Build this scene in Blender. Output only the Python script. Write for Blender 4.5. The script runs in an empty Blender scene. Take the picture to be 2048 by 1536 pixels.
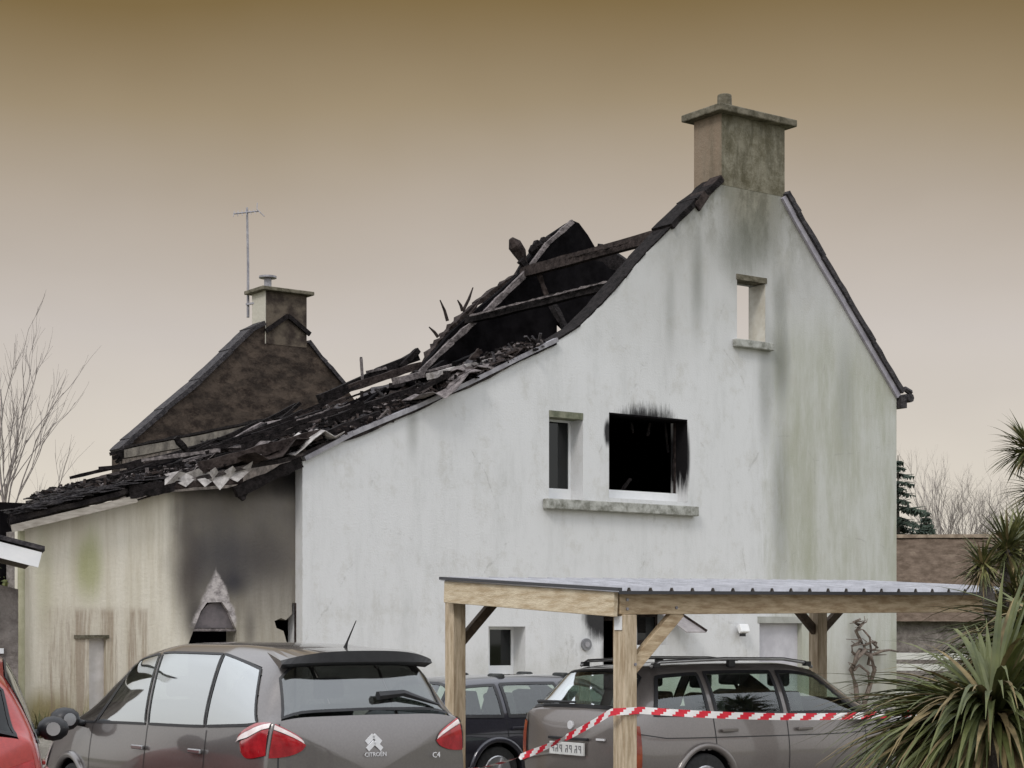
import bpy, bmesh, math, random
from mathutils import Vector, Matrix, noise as mnoise
random.seed(7)
R = math.radians
S = bpy.context.scene
COL = S.collection

# ------------------------------------------------------------------ camera
F, CX, HY, CZ = 3655.0, 1024.0, 1270.0, 1.73       # focal length in photo pixels, centre column, horizon row, eye height
cd = bpy.data.cameras.new("camera"); cam = bpy.data.objects.new("camera", cd); COL.objects.link(cam)
cam.location = (0, 0, CZ); cam.rotation_euler = (R(90), 0, 0)
cd.sensor_width = 36; cd.lens = 36 * F / 2048; cd.shift_y = (HY - 768) / 2048
cd.clip_start = 0.1; cd.clip_end = 2000
S.camera = cam

# ------------------------------------------------------------------ world, sun, exposure
W = bpy.data.worlds.new("World"); S.world = W; W.use_nodes = True
nt = W.node_tree; nt.nodes.clear()
N = nt.nodes.new; L = nt.links.new
out = N('ShaderNodeOutputWorld'); bg = N('ShaderNodeBackground')
sky = N('ShaderNodeTexSky'); sky.sky_type = 'NISHITA'; sky.sun_disc = False
sky.sun_elevation = R(42); sky.sun_rotation = R(205)
skyd = N('ShaderNodeVectorMath'); skyd.operation = 'SCALE'; skyd.inputs['Scale'].default_value = 0.05
L(sky.outputs[0], skyd.inputs[0])
tc = N('ShaderNodeTexCoord'); sx = N('ShaderNodeSeparateXYZ'); L(tc.outputs['Generated'], sx.inputs[0])
nz = N('ShaderNodeTexNoise'); nz.inputs['Scale'].default_value = 2.2; nz.inputs['Detail'].default_value = 4
L(tc.outputs['Generated'], nz.inputs['Vector'])
m1 = N('ShaderNodeMath'); m1.operation = 'MULTIPLY_ADD'; m1.inputs[1].default_value = 0.08; L(nz.outputs['Fac'], m1.inputs[0])
m2 = N('ShaderNodeMath'); m2.operation = 'ADD'; m2.inputs[1].default_value = -0.04; L(sx.outputs['Z'], m2.inputs[0])
L(m2.outputs[0], m1.inputs[2])
def lin(r, g, b):
    f = lambda c: (c / 255 / 12.92) if c <= 10 else ((c / 255 + .055) / 1.055) ** 2.4
    return (f(r), f(g), f(b), 1)
cr = N('ShaderNodeValToRGB'); L(m1.outputs[0], cr.inputs[0])
st = [(0.0, lin(226, 218, 203)), (0.075, lin(223, 214, 201)), (0.155, lin(206, 197, 189)), (0.22, lin(186, 173, 158)),
      (0.275, lin(160, 142, 113)), (0.33, lin(127, 105, 63)), (0.42, lin(140, 125, 105)), (0.55, (0.95, 0.97, 1.0, 1)), (1.0, (1.35, 1.4, 1.5, 1))]
e = cr.color_ramp.elements
e[0].position, e[0].color = st[0]; e[1].position, e[1].color = st[-1]
for p, c in st[1:-1]:
    q = e.new(p); q.color = c
mx = N('ShaderNodeMixRGB'); mx.inputs[0].default_value = 0.94
cr2 = N('ShaderNodeValToRGB'); L(sx.outputs['Z'], cr2.inputs[0]); e2 = cr2.color_ramp.elements
e2[0].position, e2[0].color = 0.0, (.78, .76, .72, 1); e2[1].position, e2[1].color = .6, (1.4, 1.45, 1.55, 1)
mr = N('ShaderNodeMapRange'); mr.inputs[1].default_value = .55; mr.inputs[2].default_value = .86; mr.interpolation_type = 'SMOOTHSTEP'; L(sx.outputs['Y'], mr.inputs[0])
mb = N('ShaderNodeMixRGB'); L(mr.outputs[0], mb.inputs[0]); L(cr2.outputs[0], mb.inputs[1]); L(cr.outputs[0], mb.inputs[2])
L(skyd.outputs[0], mx.inputs[1]); L(mb.outputs[0], mx.inputs[2])
n3 = N('ShaderNodeTexNoise'); n3.inputs['Scale'].default_value = 5; n3.inputs['Detail'].default_value = 6; mp3 = N('ShaderNodeMapping'); mp3.inputs['Scale'].default_value = (1, 1, 2.5)
L(tc.outputs['Generated'], mp3.inputs[0]); L(mp3.outputs[0], n3.inputs['Vector'])
mr3 = N('ShaderNodeMapRange'); mr3.inputs[1].default_value = .3; mr3.inputs[2].default_value = .7; mr3.inputs[3].default_value = .965; mr3.inputs[4].default_value = 1.035; L(n3.outputs['Fac'], mr3.inputs[0])
sc3 = N('ShaderNodeVectorMath'); sc3.operation = 'SCALE'; L(mx.outputs[0], sc3.inputs[0]); L(mr3.outputs[0], sc3.inputs['Scale'])
L(sc3.outputs[0], bg.inputs['Color']); bg.inputs['Strength'].default_value = 1.0
L(bg.outputs[0], out.inputs['Surface'])
sd = bpy.data.lights.new("sun", 'SUN'); sun = bpy.data.objects.new("sun", sd); COL.objects.link(sun)
sd.energy = 1.1; sd.angle = R(14); sd.color = (1, .96, .9)
_d = Vector((math.sin(R(205)), math.cos(R(205)), math.tan(R(42)))).normalized()
sun.rotation_euler = _d.to_track_quat('Z', 'Y').to_euler()
S.view_settings.view_transform = 'Standard'; S.view_settings.look = 'None'
S.view_settings.exposure = 0.0; S.view_settings.gamma = 1.0; S.view_settings.use_curve_mapping = False

# ------------------------------------------------------------------ materials
def newmat(name):
    m = bpy.data.materials.new(name); m.use_nodes = True
    return m, m.node_tree, m.node_tree.nodes['Principled BSDF']
def mat(name, c1, c2=None, rough=.7, scale=4, metal=0, bump=0, bscale=None, stretch=(1, 1, 1), spec=.5, coat=0, detail=6, c3=None, lo=.38, hi=.62):
    m, t, b = newmat(name)
    b.inputs['Roughness'].default_value = rough; b.inputs['Metallic'].default_value = metal
    b.inputs['Specular IOR Level'].default_value = spec; b.inputs['Coat Weight'].default_value = coat
    b.inputs['Coat Roughness'].default_value = .05
    if c2 is None and not bump:
        b.inputs['Base Color'].default_value = (*c1, 1); return m
    co = t.nodes.new('ShaderNodeTexCoord'); mp = t.nodes.new('ShaderNodeMapping'); mp.inputs['Scale'].default_value = stretch
    t.links.new(co.outputs['Object'], mp.inputs[0])
    n = t.nodes.new('ShaderNodeTexNoise'); n.inputs['Scale'].default_value = scale; n.inputs['Detail'].default_value = detail
    n.inputs['Roughness'].default_value = .65
    t.links.new(mp.outputs[0], n.inputs['Vector'])
    r = t.nodes.new('ShaderNodeValToRGB'); r.color_ramp.elements[0].position = lo; r.color_ramp.elements[1].position = hi
    r.color_ramp.elements[0].color = (*c1, 1); r.color_ramp.elements[1].color = (*(c2 or c1), 1)
    if c3:
        q = r.color_ramp.elements.new(min(.95, hi + .12)); q.color = (*c3, 1)
    t.links.new(n.outputs['Fac'], r.inputs[0]); t.links.new(r.outputs[0], b.inputs['Base Color'])
    if bump:
        n2 = t.nodes.new('ShaderNodeTexNoise'); n2.inputs['Scale'].default_value = bscale or scale * 3; n2.inputs['Detail'].default_value = 5
        t.links.new(mp.outputs[0], n2.inputs['Vector'])
        bp = t.nodes.new('ShaderNodeBump'); bp.inputs['Strength'].default_value = bump; bp.inputs['Distance'].default_value = .05
        t.links.new(n2.outputs['Fac'], bp.inputs['Height']); t.links.new(bp.outputs[0], b.inputs['Normal'])
    return m

class NB:                                   # small node builder for stained walls
    def __init__(s, name, rough=.9):
        s.m, s.t, s.b = newmat(name); s.b.inputs['Roughness'].default_value = rough; s.b.inputs['Specular IOR Level'].default_value = .2
        s.co = s.t.nodes.new('ShaderNodeTexCoord').outputs['Object']
    def noise(s, scale, stretch=(1, 1, 1), detail=6, rough=.6):
        mp = s.t.nodes.new('ShaderNodeMapping'); mp.inputs['Scale'].default_value = stretch; s.t.links.new(s.co, mp.inputs[0])
        n = s.t.nodes.new('ShaderNodeTexNoise'); n.inputs['Scale'].default_value = scale; n.inputs['Detail'].default_value = detail
        n.inputs['Roughness'].default_value = rough; s.t.links.new(mp.outputs[0], n.inputs['Vector']); return n.outputs['Fac']
    def rng(s, v, a, b, c=0, d=1):
        n = s.t.nodes.new('ShaderNodeMapRange'); n.inputs[1].default_value = a; n.inputs[2].default_value = b
        n.inputs[3].default_value = c; n.inputs[4].default_value = d; n.interpolation_type = 'SMOOTHSTEP'; s.t.links.new(v, n.inputs[0]); return n.outputs[0]
    def math(s, op, a, b):
        n = s.t.nodes.new('ShaderNodeMath'); n.operation = op
        for i, v in enumerate((a, b)):
            if isinstance(v, (int, float)): n.inputs[i].default_value = v
            else: s.t.links.new(v, n.inputs[i])
        return n.outputs[0]
    def xyz(s, i):
        n = s.t.nodes.new('ShaderNodeSeparateXYZ'); s.t.links.new(s.co, n.inputs[0]); return n.outputs[i]
    def blob(s, u, z, ru, rz, nz, amt=.5, hard=.35):      # stain round a point of the wall, edge broken by noise
        du = s.math('DIVIDE', s.math('SUBTRACT', s.xyz(0), u), ru); dz = s.math('DIVIDE', s.math('SUBTRACT', s.xyz(2), z), rz)
        d = s.math('POWER', s.math('ADD', s.math('MULTIPLY', du, du), s.math('MULTIPLY', dz, dz)), .5)
        d = s.math('ADD', d, s.math('MULTIPLY', s.math('SUBTRACT', nz, .5), amt))
        return s.rng(d, 1, hard)
    def mix(s, f, a, b):
        n = s.t.nodes.new('ShaderNodeMixRGB')
        for i, v in enumerate((f, a, b)):
            if isinstance(v, (int, float)): n.inputs[i].default_value = v
            elif isinstance(v, tuple): n.inputs[i].default_value = (*v, 1)
            else: s.t.links.new(v, n.inputs[i])
        return n.outputs[0]
    def done(s, col, bump=.3, bscale=30):
        s.t.links.new(col, s.b.inputs['Base Color'])
        bp = s.t.nodes.new('ShaderNodeBump'); bp.inputs['Strength'].default_value = bump; bp.inputs['Distance'].default_value = .03
        s.t.links.new(s.noise(bscale), bp.inputs['Height']); s.t.links.new(bp.outputs[0], s.b.inputs['Normal']); return s.m

def glassmat(name, tint, refl=1.6, rough=.03):
    m, t, b = newmat(name); t.nodes.remove(b)
    o = t.nodes['Material Output']; tr = t.nodes.new('ShaderNodeBsdfTransparent'); tr.inputs[0].default_value = (*tint, 1)
    gl = t.nodes.new('ShaderNodeBsdfGlossy'); gl.inputs['Roughness'].default_value = rough; gl.inputs[0].default_value = (.93, .96, .96, 1)
    lw = t.nodes.new('ShaderNodeLayerWeight'); pw = t.nodes.new('ShaderNodeMath'); pw.operation = 'POWER'; pw.inputs[1].default_value = 4; t.links.new(lw.outputs['Facing'], pw.inputs[0])
    fr = t.nodes.new('ShaderNodeMapRange'); fr.inputs[3].default_value = refl; fr.inputs[4].default_value = .95; t.links.new(pw.outputs[0], fr.inputs[0])
    mxs = t.nodes.new('ShaderNodeMixShader'); t.links.new(fr.outputs[0], mxs.inputs[0]); t.links.new(tr.outputs[0], mxs.inputs[1])
    t.links.new(gl.outputs[0], mxs.inputs[2]); t.links.new(mxs.outputs[0], o.inputs[0]); return m

M = dict(
    char=mat('charred_wood', (.005, .004, .004), (.022, .018, .018), .85, 9, bump=.6, spec=.12),
    charbrown=mat('scorched_wood', (.016, .011, .010), (.055, .042, .038), .85, 7, bump=.5, spec=.15),
    ash=mat('ashen_wood', (.07, .06, .06), (.24, .21, .205), .9, 8, bump=.6, spec=.2),
    pale_ash=mat('pale_ash_sheet', (.24, .22, .21), (.5, .47, .45), .8, 6, bump=.5),
    slate=mat('slate', (.018, .016, .019), (.065, .058, .06), .7, 10, bump=.5, spec=.25),
    black=mat('burnt_black', (.003, .0025, .003), (.009, .008, .009), .95, 3, spec=.05),
    cement=mat('weathered_cement', (.06, .052, .03), (.17, .15, .11), .9, 5, bump=.5),
    sill=mat('mossy_sill_stone', (.10, .10, .075), (.42, .42, .39), .9, 6, bump=.3, lo=.3, hi=.6),
    white=mat('white_plastic', (.72, .73, .74), (.8, .8, .8), .45, 3),
    cream=mat('cream_paint', (.50, .46, .38), (.6, .57, .5), .7, 5),
    zinc=mat('zinc', (.22, .21, .23), (.36, .35, .37), .45, 6, metal=.3),
    timber=mat('treated_timber', (.33, .23, .13), (.56, .44, .29), .75, 3.0, stretch=(1.5, 8, 8), bump=.3, bscale=20),
    timber_post=mat('treated_timber_post', (.36, .27, .17), (.60, .49, .35), .75, 3.0, stretch=(9, 9, 1.0), bump=.3, bscale=18),
    brace=mat('shade_dark_timber', (.06, .04, .025), (.12, .085, .055), .8, 5, stretch=(2, 2, 2), bump=.2),  # timber darkened in colour for the shade under roof and overhang
    steel=mat('grey_profiled_steel', (.30, .30, .32), (.45, .45, .48), .45, 3, metal=.35),
    dark=mat('dark_plastic', (.012, .012, .014), (.02, .02, .022), .45, 8),
    rubber=mat('tyre_rubber', (.015, .015, .015), (.03, .03, .03), .85, 20),
    rim=mat('alloy', (.45, .45, .46), (.55, .55, .56), .3, 4, metal=.9),
    chrome=mat('chrome_badge', (.78, .78, .80), None, .25, metal=.15, coat=1),
    seat=mat('seat_fabric', (.02, .022, .022), (.05, .052, .05), .9, 12),
    lamp_red=mat('red_lens', (.27, .005, .01), (.42, .015, .022), .15, 14, coat=1),
    lamp_pale=mat('pale_lens', (.70, .55, .53), (.84, .78, .76), .15, 10, coat=1),
    lamp_amber=mat('amber_lens', (.20, .02, .01), (.34, .07, .02), .2, 6, coat=.5),
    paint_grey=mat('grey_car_paint', (.165, .152, .146), (.185, .17, .163), .32, 60, metal=.6, coat=1),
    paint_taupe=mat('taupe_car_paint', (.20, .18, .168), (.225, .20, .188), .34, 60, metal=.5, coat=1),
    paint_navy=mat('dark_navy_car_paint', (.025, .024, .034), (.035, .034, .046), .28, 60, metal=.4, coat=1),
    paint_red=mat('red_car_paint', (.30, .012, .008), (.36, .018, .012), .3, 40, coat=1),
    plate=mat('number_plate_face', (.62, .62, .6), (.72, .72, .7), .5, 6),
    ink=mat('plate_ink', (.12, .12, .13), None, .6),
    glass_bright=glassmat('reflective_side_glass', (.55, .62, .60), .56),
    glass_dark=glassmat('tinted_rear_glass', (.16, .15, .14), .20, .08),
    glass_green=glassmat('green_tinted_glass', (.80, .90, .83), .12),
    glass_pale=glassmat('pale_rear_glass', (.72, .84, .78), .58),
    glass_house=glassmat('window_pane', (.1, .1, .13), .05),
    tape_red=mat('tape_red', (.58, .01, .03), (.68, .03, .05), .4, 5),
    tape_white=mat('tape_white', (.75, .72, .7), (.85, .83, .82), .4, 5),
    bark=mat('bark', (.06, .05, .045), (.14, .12, .10), .9, 12, bump=.5),
    bark_pale_haze=mat('haze_pale_bark', (.20, .17, .16), (.30, .27, .25), .9, 12),  # bark lightened so that distance haze is put into its colour
    vine=mat('vine_bark', (.10, .075, .06), (.2, .16, .13), .9, 12, bump=.5),
    needle=mat('conifer_needles', (.025, .04, .028), (.06, .085, .06), .8, 6),
    leaf1=mat('yucca_leaf', (.035, .05, .013), (.14, .15, .045), .55, 3, lo=.32, hi=.7, c3=(.30, .26, .11)),
    leaf2=mat('cordyline_leaf', (.045, .055, .016), (.15, .15, .05), .5, 5, c3=(.32, .29, .14)),
    dead=mat('dry_leaf', (.10, .075, .03), (.25, .19, .09), .8, 6),
    hedge=mat('hedge_leaf', (.05, .065, .015), (.16, .17, .05), .7, 4),
    brownroof=mat('brown_slate_roof', (.085, .062, .045), (.15, .112, .085), .95, 3, stretch=(1, 1, 1.5), bump=.6, bscale=9, c3=(.2, .17, .12), spec=.1),
    stone=mat('grey_brown_stone', (.13, .11, .10), (.26, .23, .21), .9, 4, bump=.8),
    fence=mat('white_fence_paint', (.66, .65, .6), (.75, .74, .7), .7, 5),
)

# ------------------------------------------------------------------ helpers
def link(name, me, parent=None, m=None):
    o = bpy.data.objects.new(name, me); COL.objects.link(o)
    if parent is not None: o.parent = parent
    if m is not None and me is not None:
        for x in (m if isinstance(m, (list, tuple)) else [m]): me.materials.append(x)
    return o
def thing(name, label, cat, loc=(0, 0, 0), rz=0, group=None):
    o = link(name, None); o.location = loc; o.rotation_euler = (0, 0, rz); o['label'] = label; o['category'] = cat
    if group: o['group'] = group
    return o
def tag(o, label, cat, group=None):
    o['label'] = label; o['category'] = cat
    if group: o['group'] = group
    return o
def fin(name, bm, m, parent=None, smooth=False, bevel=0):
    me = bpy.data.meshes.new(name); bmesh.ops.recalc_face_normals(bm, faces=bm.faces); bm.to_mesh(me); bm.free()
    if smooth:
        for p in me.polygons: p.use_smooth = True
    o = link(name, me, parent, m)
    if bevel:
        b = o.modifiers.new('bevel', 'BEVEL'); b.width = bevel; b.segments = 2; b.limit_method = 'ANGLE'
    return o
def box(bm, lo, hi, mi=0):
    x0, y0, z0 = lo; x1, y1, z1 = hi
    v = [bm.verts.new(p) for p in ((x0, y0, z0), (x1, y0, z0), (x1, y1, z0), (x0, y1, z0), (x0, y0, z1), (x1, y0, z1), (x1, y1, z1), (x0, y1, z1))]
    for q in ((0, 3, 2, 1), (4, 5, 6, 7), (0, 1, 5, 4), (1, 2, 6, 5), (2, 3, 7, 6), (3, 0, 4, 7)):
        f = bm.faces.new([v[i] for i in q]); f.material_index = mi
def bar(bm, a, b, w, h, up=Vector((0, 0, 1)), mi=0, rough=0, nseg=1):
    a, b = Vector(a), Vector(b); d = (b - a).normalized(); s = d.cross(up)
    if s.length < 1e-4: s = d.cross(Vector((1, 0, 0)))
    s.normalize(); t = s.cross(d); rings = []
    for i in range(nseg + 1):
        c = a.lerp(b, i / nseg); k = 1 + random.uniform(-rough, rough)
        c = c + s * random.uniform(-rough, rough) * w * .5
        rings.append([bm.verts.new(c + s * x * w / 2 * k + t * y * h / 2 * k) for x, y in ((-1, -1), (1, -1), (1, 1), (-1, 1))])
    fs = [bm.faces.new(rings[0][::-1]), bm.faces.new(rings[-1])]
    for r0, r1 in zip(rings, rings[1:]):
        for k in range(4): fs.append(bm.faces.new((r0[k], r0[(k + 1) % 4], r1[(k + 1) % 4], r1[k])))
    for f in fs: f.material_index = mi
def tube(bm, pts, rad, n=6, mi=0):
    pts = [Vector(p) for p in pts]; rings = []
    for i, p in enumerate(pts):
        d = (pts[min(i + 1, len(pts) - 1)] - pts[max(i - 1, 0)]).normalized()
        s = d.cross(Vector((0, 0, 1)));
        if s.length < .05: s = d.cross(Vector((1, 0, 0)))
        s.normalize(); t = s.cross(d); r = rad[i] if isinstance(rad, (list, tuple)) else rad
        rings.append([bm.verts.new(p + (s * math.cos(2 * math.pi * k / n) + t * math.sin(2 * math.pi * k / n)) * r) for k in range(n)])
    for r0, r1 in zip(rings, rings[1:]):
        for k in range(n): bm.faces.new((r0[k], r0[(k + 1) % n], r1[(k + 1) % n], r1[k])).material_index = mi
    bm.faces.new(rings[0][::-1]); bm.faces.new(rings[-1])
def cyl(bm, c, r, h, n=16, r2=None):
    tube(bm, [Vector(c), Vector(c) + Vector((0, 0, h))], [r, r if r2 is None else r2], n)
def slab(bm, outline, holes, y0, y1):
    """wall of polygon outline [(u,z)] with holes, between y0 and y1"""
    loops = [outline] + list(holes); ff = {}
    fv = []; es = []
    for lp in loops:
        vs = [bm.verts.new((p[0], y0, p[1])) for p in lp]; fv.append(vs)
        es += [bm.edges.new((vs[i], vs[(i + 1) % len(vs)])) for i in range(len(vs))]
    g = bmesh.ops.triangle_fill(bm, edges=es, use_beauty=True, use_dissolve=False)
    faces = [f for f in g['geom'] if isinstance(f, bmesh.types.BMFace)]
    bv = {}
    for vs in fv:
        for v in vs: bv[v] = bm.verts.new((v.co.x, y1, v.co.z))
    for f in faces: bm.faces.new([bv[v] for v in reversed(f.verts[:])])
    for vs in fv:
        for i in range(len(vs)):
            a, b = vs[i], vs[(i + 1) % len(vs)]; bm.faces.new((a, b, bv[b], bv[a]))
def rect(u0, u1, z0, z1): return [(u0, z0), (u1, z0), (u1, z1), (u0, z1)]
def world_at(px, py, Y): return Vector(((px - CX) / F * Y, Y, CZ + (HY - py) / F * Y))

# ------------------------------------------------------------------ the house frame: u along the gable wall, v into the depth
AL = R(36.3); ca, sa = math.cos(AL), math.sin(AL)
class Frame:
    def __init__(s, O, a=AL): s.O = Vector((O[0], O[1])); s.c, s.s = math.cos(a), math.sin(a)
    def at(s, px, py, v=0.0):              # the point of the plane v=const that is seen at this place of the photo
        k = (px - CX) / F
        u = (k * (s.O.y + v * s.c) - s.O.x + v * s.s) / (s.c - k * s.s)
        Y = s.O.y + u * s.s + v * s.c
        return u, CZ + (HY - py) / F * Y
    def dep(s, px, u):                     # the depth v at which the line u=const crosses this column
        k = (px - CX) / F
        return (s.O.x + u * s.c - k * (s.O.y + u * s.s)) / (s.s + k * s.c)
    def w(s, u, v, z): return Vector((s.O.x + u * s.c - v * s.s, s.O.y + u * s.s + v * s.c, z))
_b = (211 / F * 31.8, 31.8); _f = Frame(_b); _u, _ = _f.at(605, 0)
H = Frame((_b[0] + _u * ca, _b[1] + _u * sa))
def hp(lst, v=0.0): return [H.at(x, y, v) for x, y in lst]

# ------------------------------------------------------------------ ground
bm = bmesh.new(); n = 40
g = [[bm.verts.new((-400 + 800 * i / n, -60 + 900 * j / n, 0)) for i in range(n + 1)] for j in range(n + 1)]
for j in range(n):
    for i in range(n): bm.faces.new((g[j][i], g[j][i + 1], g[j + 1][i + 1], g[j + 1][i]))
gm = mat('grass_ground', (.05, .06, .022), (.12, .12, .05), .95, .8, bump=.8, bscale=12)
fin('ground', bm, gm)['kind'] = 'structure'
bm = bmesh.new(); box(bm, (-14, -4, -.1), (12, 23, .012))
fin('driveway', bm, mat('gravel', (.16, .15, .135), (.33, .31, .28), .95, 18, bump=1.0, bscale=60))['kind'] = 'structure'
bm = bmesh.new()
q = [H.w(-13, -4.2, 0), H.w(13.5, -4.2, 0), H.w(13.5, 24, 0), H.w(-13, 24, 0)]
vb = [bm.verts.new((p.x, p.y, -.1)) for p in q]; vt = [bm.verts.new((p.x, p.y, .30)) for p in q]
bm.faces.new(vt)
for i in range(4): bm.faces.new((vb[i], vb[(i + 1) % 4], vt[(i + 1) % 4], vt[i]))
fin('terrace', bm, mat('pale_gravel', (.30, .27, .22), (.48, .44, .37), .95, 14, bump=.8, bscale=50))['kind'] = 'structure'

# ------------------------------------------------------------------ burnt house
house = thing('burnt_house', 'white rendered house with its roof burnt away and black soot round its windows', 'house', (H.O.x, H.O.y, 0), AL)
BZ = .25
def zu(px, py, v=0): return H.at(px, py, v)
uR = zu(1793, 900)[0]
# rendered wall material: grey-white render, grey-green streaks, mould at the chimney, soot at the openings
nb = NB('stained_white_render')
streak = nb.noise(1.0, (1.7, 1.7, .30), 9, .78); fine = nb.noise(2.5, (1, 1, .5), 8, .75); big = nb.noise(.45, (1, 1, .6), 3)
col = nb.mix(nb.math('MULTIPLY', nb.rng(streak, .45, .75), .38), (.665, .667, .67), (.40, .405, .39))
col = nb.mix(nb.math('MULTIPLY', nb.rng(fine, .5, .75), .28), col, (.40, .41, .39))
col = nb.mix(nb.math('MULTIPLY', nb.rng(nb.math('ADD', nb.xyz(2), nb.math('MULTIPLY', big, 3.0)), zu(1400, 800)[1] + 1.5, zu(1400, 480)[1] + 1.5), .55), col, (.38, .37, .345))
rightm = nb.math('MULTIPLY', nb.rng(nb.math('ADD', nb.xyz(0), nb.math('MULTIPLY', nb.math('SUBTRACT', streak, .5), 1.6)), zu(1520, 900)[0], zu(1575, 900)[0]), nb.rng(nb.math('ADD', nb.xyz(2), nb.math('MULTIPLY', big, 1.6)), zu(1600, 560)[1] + .8, zu(1600, 760)[1] + .8))
green = nb.math('MULTIPLY', rightm, nb.rng(nb.math('ADD', nb.math('MULTIPLY', streak, .6), nb.math('MULTIPLY', big, .4)), .38, .62, .42, .95))
col = nb.mix(green, col, (.37, .375, .295))
pat = nb.noise(1.6, (1, 1, .8), 7, .8); col = nb.mix(nb.math('MULTIPLY', nb.rng(pat, .50, .64), .32), col, (.44, .425, .38))
cu, cz = zu(1500, 400)
mould = nb.math('MULTIPLY', nb.rng(nb.math('ADD', nb.xyz(2), nb.math('MULTIPLY', big, 2.4)), zu(1500, 560)[1] + .6, zu(1500, 300)[1] + 1.2), nb.rng(fine, .35, .6, .35, 1))
col = nb.mix(nb.math('MULTIPLY', mould, .85), col, (.12, .115, .075))
u_, z_ = zu(1505, 405); cb = nb.blob(u_, z_, .95, 1.25, nb.math('ADD', nb.math('MULTIPLY', fine, .6), nb.math('MULTIPLY', streak, .4)), 2.4, .15)
col = nb.mix(nb.math('MULTIPLY', cb, .85), col, nb.mix(nb.rng(fine, .38, .62), (.11, .10, .065), (.30, .28, .22)))
for (px, py, ru, rz, am) in ((1560, 720, .35, 1.2, .7), (1395, 560, .25, 1.6, .5), (1470, 500, .7, .8, .45), (1340, 620, .2, 1.2, .3), (1560, 600, .3, .8, .5), (1530, 760, .3, 1.8, .5), (1510, 480, .8, .9, .55), (1560, 1000, .35, 2.2, .42), (1690, 800, .4, 1.8, .3), (825, 850, .18, .8, .4)):
    u_, z_ = zu(px, py); col = nb.mix(nb.math('MULTIPLY', nb.blob(u_, z_, ru, rz, streak, 1.3, .1), am), col, (.16, .165, .14))
spike = nb.noise(3.0, (1.6, 1.6, .16), 8, .9)
soot = None
for (px, py, ru, rz, amt) in ((1295, 850, .86, .44, 2.0), (1372, 915, .12, .75, .5), (1215, 865, .10, .3, 1.2), (1215, 1245, .62, .42, 1.3), (1225, 1300, .30, .55, .6), (1250, 1238, .9, .25, .9), (1190, 1235, .35, .35, 1.0)):
    u_, z_ = zu(px, py); b_ = nb.blob(u_, z_, ru, rz, spike, amt, .45); soot = b_ if soot is None else nb.math('MAXIMUM', soot, b_)
col = nb.mix(nb.math('MULTIPLY', soot, .96), col, (.012, .011, .012))
vc = nb.t.nodes.new('ShaderNodeTexVoronoi'); vc.feature = 'DISTANCE_TO_EDGE'; vc.inputs['Scale'].default_value = .42; wn = nb.t.nodes.new('ShaderNodeMixRGB'); wn.inputs[0].default_value = .22
nn_ = nb.t.nodes.new('ShaderNodeTexNoise'); nn_.inputs['Scale'].default_value = 1.7; nn_.inputs['Detail'].default_value = 6; nb.t.links.new(nb.co, nn_.inputs['Vector']); nb.t.links.new(nb.co, wn.inputs[1]); nb.t.links.new(nn_.outputs['Color'], wn.inputs[2]); nb.t.links.new(wn.outputs[0], vc.inputs['Vector'])
crk = nb.math('MULTIPLY', nb.rng(vc.outputs['Distance'], .006, .0015), nb.rng(pat, .5, .6, 0, .22)); col = nb.mix(crk, col, (.2, .2, .19))
col = nb.mix(nb.math('MULTIPLY', nb.rng(nb.math('SUBTRACT', nb.xyz(2), nb.math('MULTIPLY', fine, 1.2)), 1.0, .0), .5), col, (.34, .33, .27))
WALL = nb.done(col, .22, 34)
# gable wall with its openings
left_edge = [(605, 922), (700, 872), (820, 822), (940, 767), (1030, 722), (1110, 684), (1160, 652), (1205, 607), (1250, 556), (1290, 508), (1340, 456), (1392, 404), (1442, 362)]
chim_top_z = zu(1442, 226)[1]
prof = hp([(605, 1400)] + left_edge)
prof[0] = (prof[1][0], BZ)
uc0, uc1 = zu(1442, 300)[0], zu(1569, 300)[0]
right_edge = hp([(1569, 392), (1590, 432), (1640, 520), (1690, 604), (1740, 690), (1798, 790)])
zc1 = right_edge[0][1]
outline = prof + [(uc0, prof[-1][1] + .02), (uc1, zc1)] + right_edge[1:-1] + [(uR, right_edge[-1][1]), (uR, BZ)]
def opening(x0, x1, y0, y1):
    a = zu(x0, (y0 + y1) / 2)[0]; b = zu(x1, (y0 + y1) / 2)[0]; xm = (x0 + x1) / 2
    return a, b, zu(xm, y1)[1], zu(xm, y0)[1]
w1 = opening(1098, 1166, 834, 1000); w2 = opening(1218, 1375, 832, 1000); wa = opening(1474, 1531, 562, 683)
w3 = opening(977, 1051, 1253, 1352); wd = opening(1207, 1263, 1232, 1480); wk = opening(1274, 1336, 1228, 1290); wr = opening(1519, 1604, 1244, 1400)
wd = (wd[0], wd[1], BZ + .02, wd[3])
bm = bmesh.new(); TH = .45
slab(bm, outline, [rect(*w) for w in (w1, w2, wa, w3, wd, wk, wr)], 0, TH)
gw = fin('gable_wall', bm, WALL, house)
# chimney on the gable, its front flush with the wall
cdp = H.dep(1388, uc0)
bm = bmesh.new()
zb = prof[-1][1] - 1.2
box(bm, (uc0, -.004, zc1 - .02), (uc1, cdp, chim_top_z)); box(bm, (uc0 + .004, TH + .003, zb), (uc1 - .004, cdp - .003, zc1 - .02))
nb = NB('stained_sidelit_chimney_render'); fn = nb.noise(2.2, (1, 1, .8), 8, .75); sn = nb.noise(1.3, (2, 2, .3), 6, .7)
c_ = nb.mix(nb.rng(fn, .36, .64), (.10, .088, .055), (.25, .23, .175)); c_ = nb.mix(nb.math('MULTIPLY', nb.rng(sn, .45, .68), .65), c_, (.055, .05, .032)); c_ = nb.mix(nb.math('MULTIPLY', nb.rng(nb.xyz(0), uc0 + .02, uc0 + .005), nb.rng(sn, .7, .4, .35, .9)), c_, (.24, .18, .13))  # stains, then left face painted tan: a lighting difference put into colour
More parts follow.
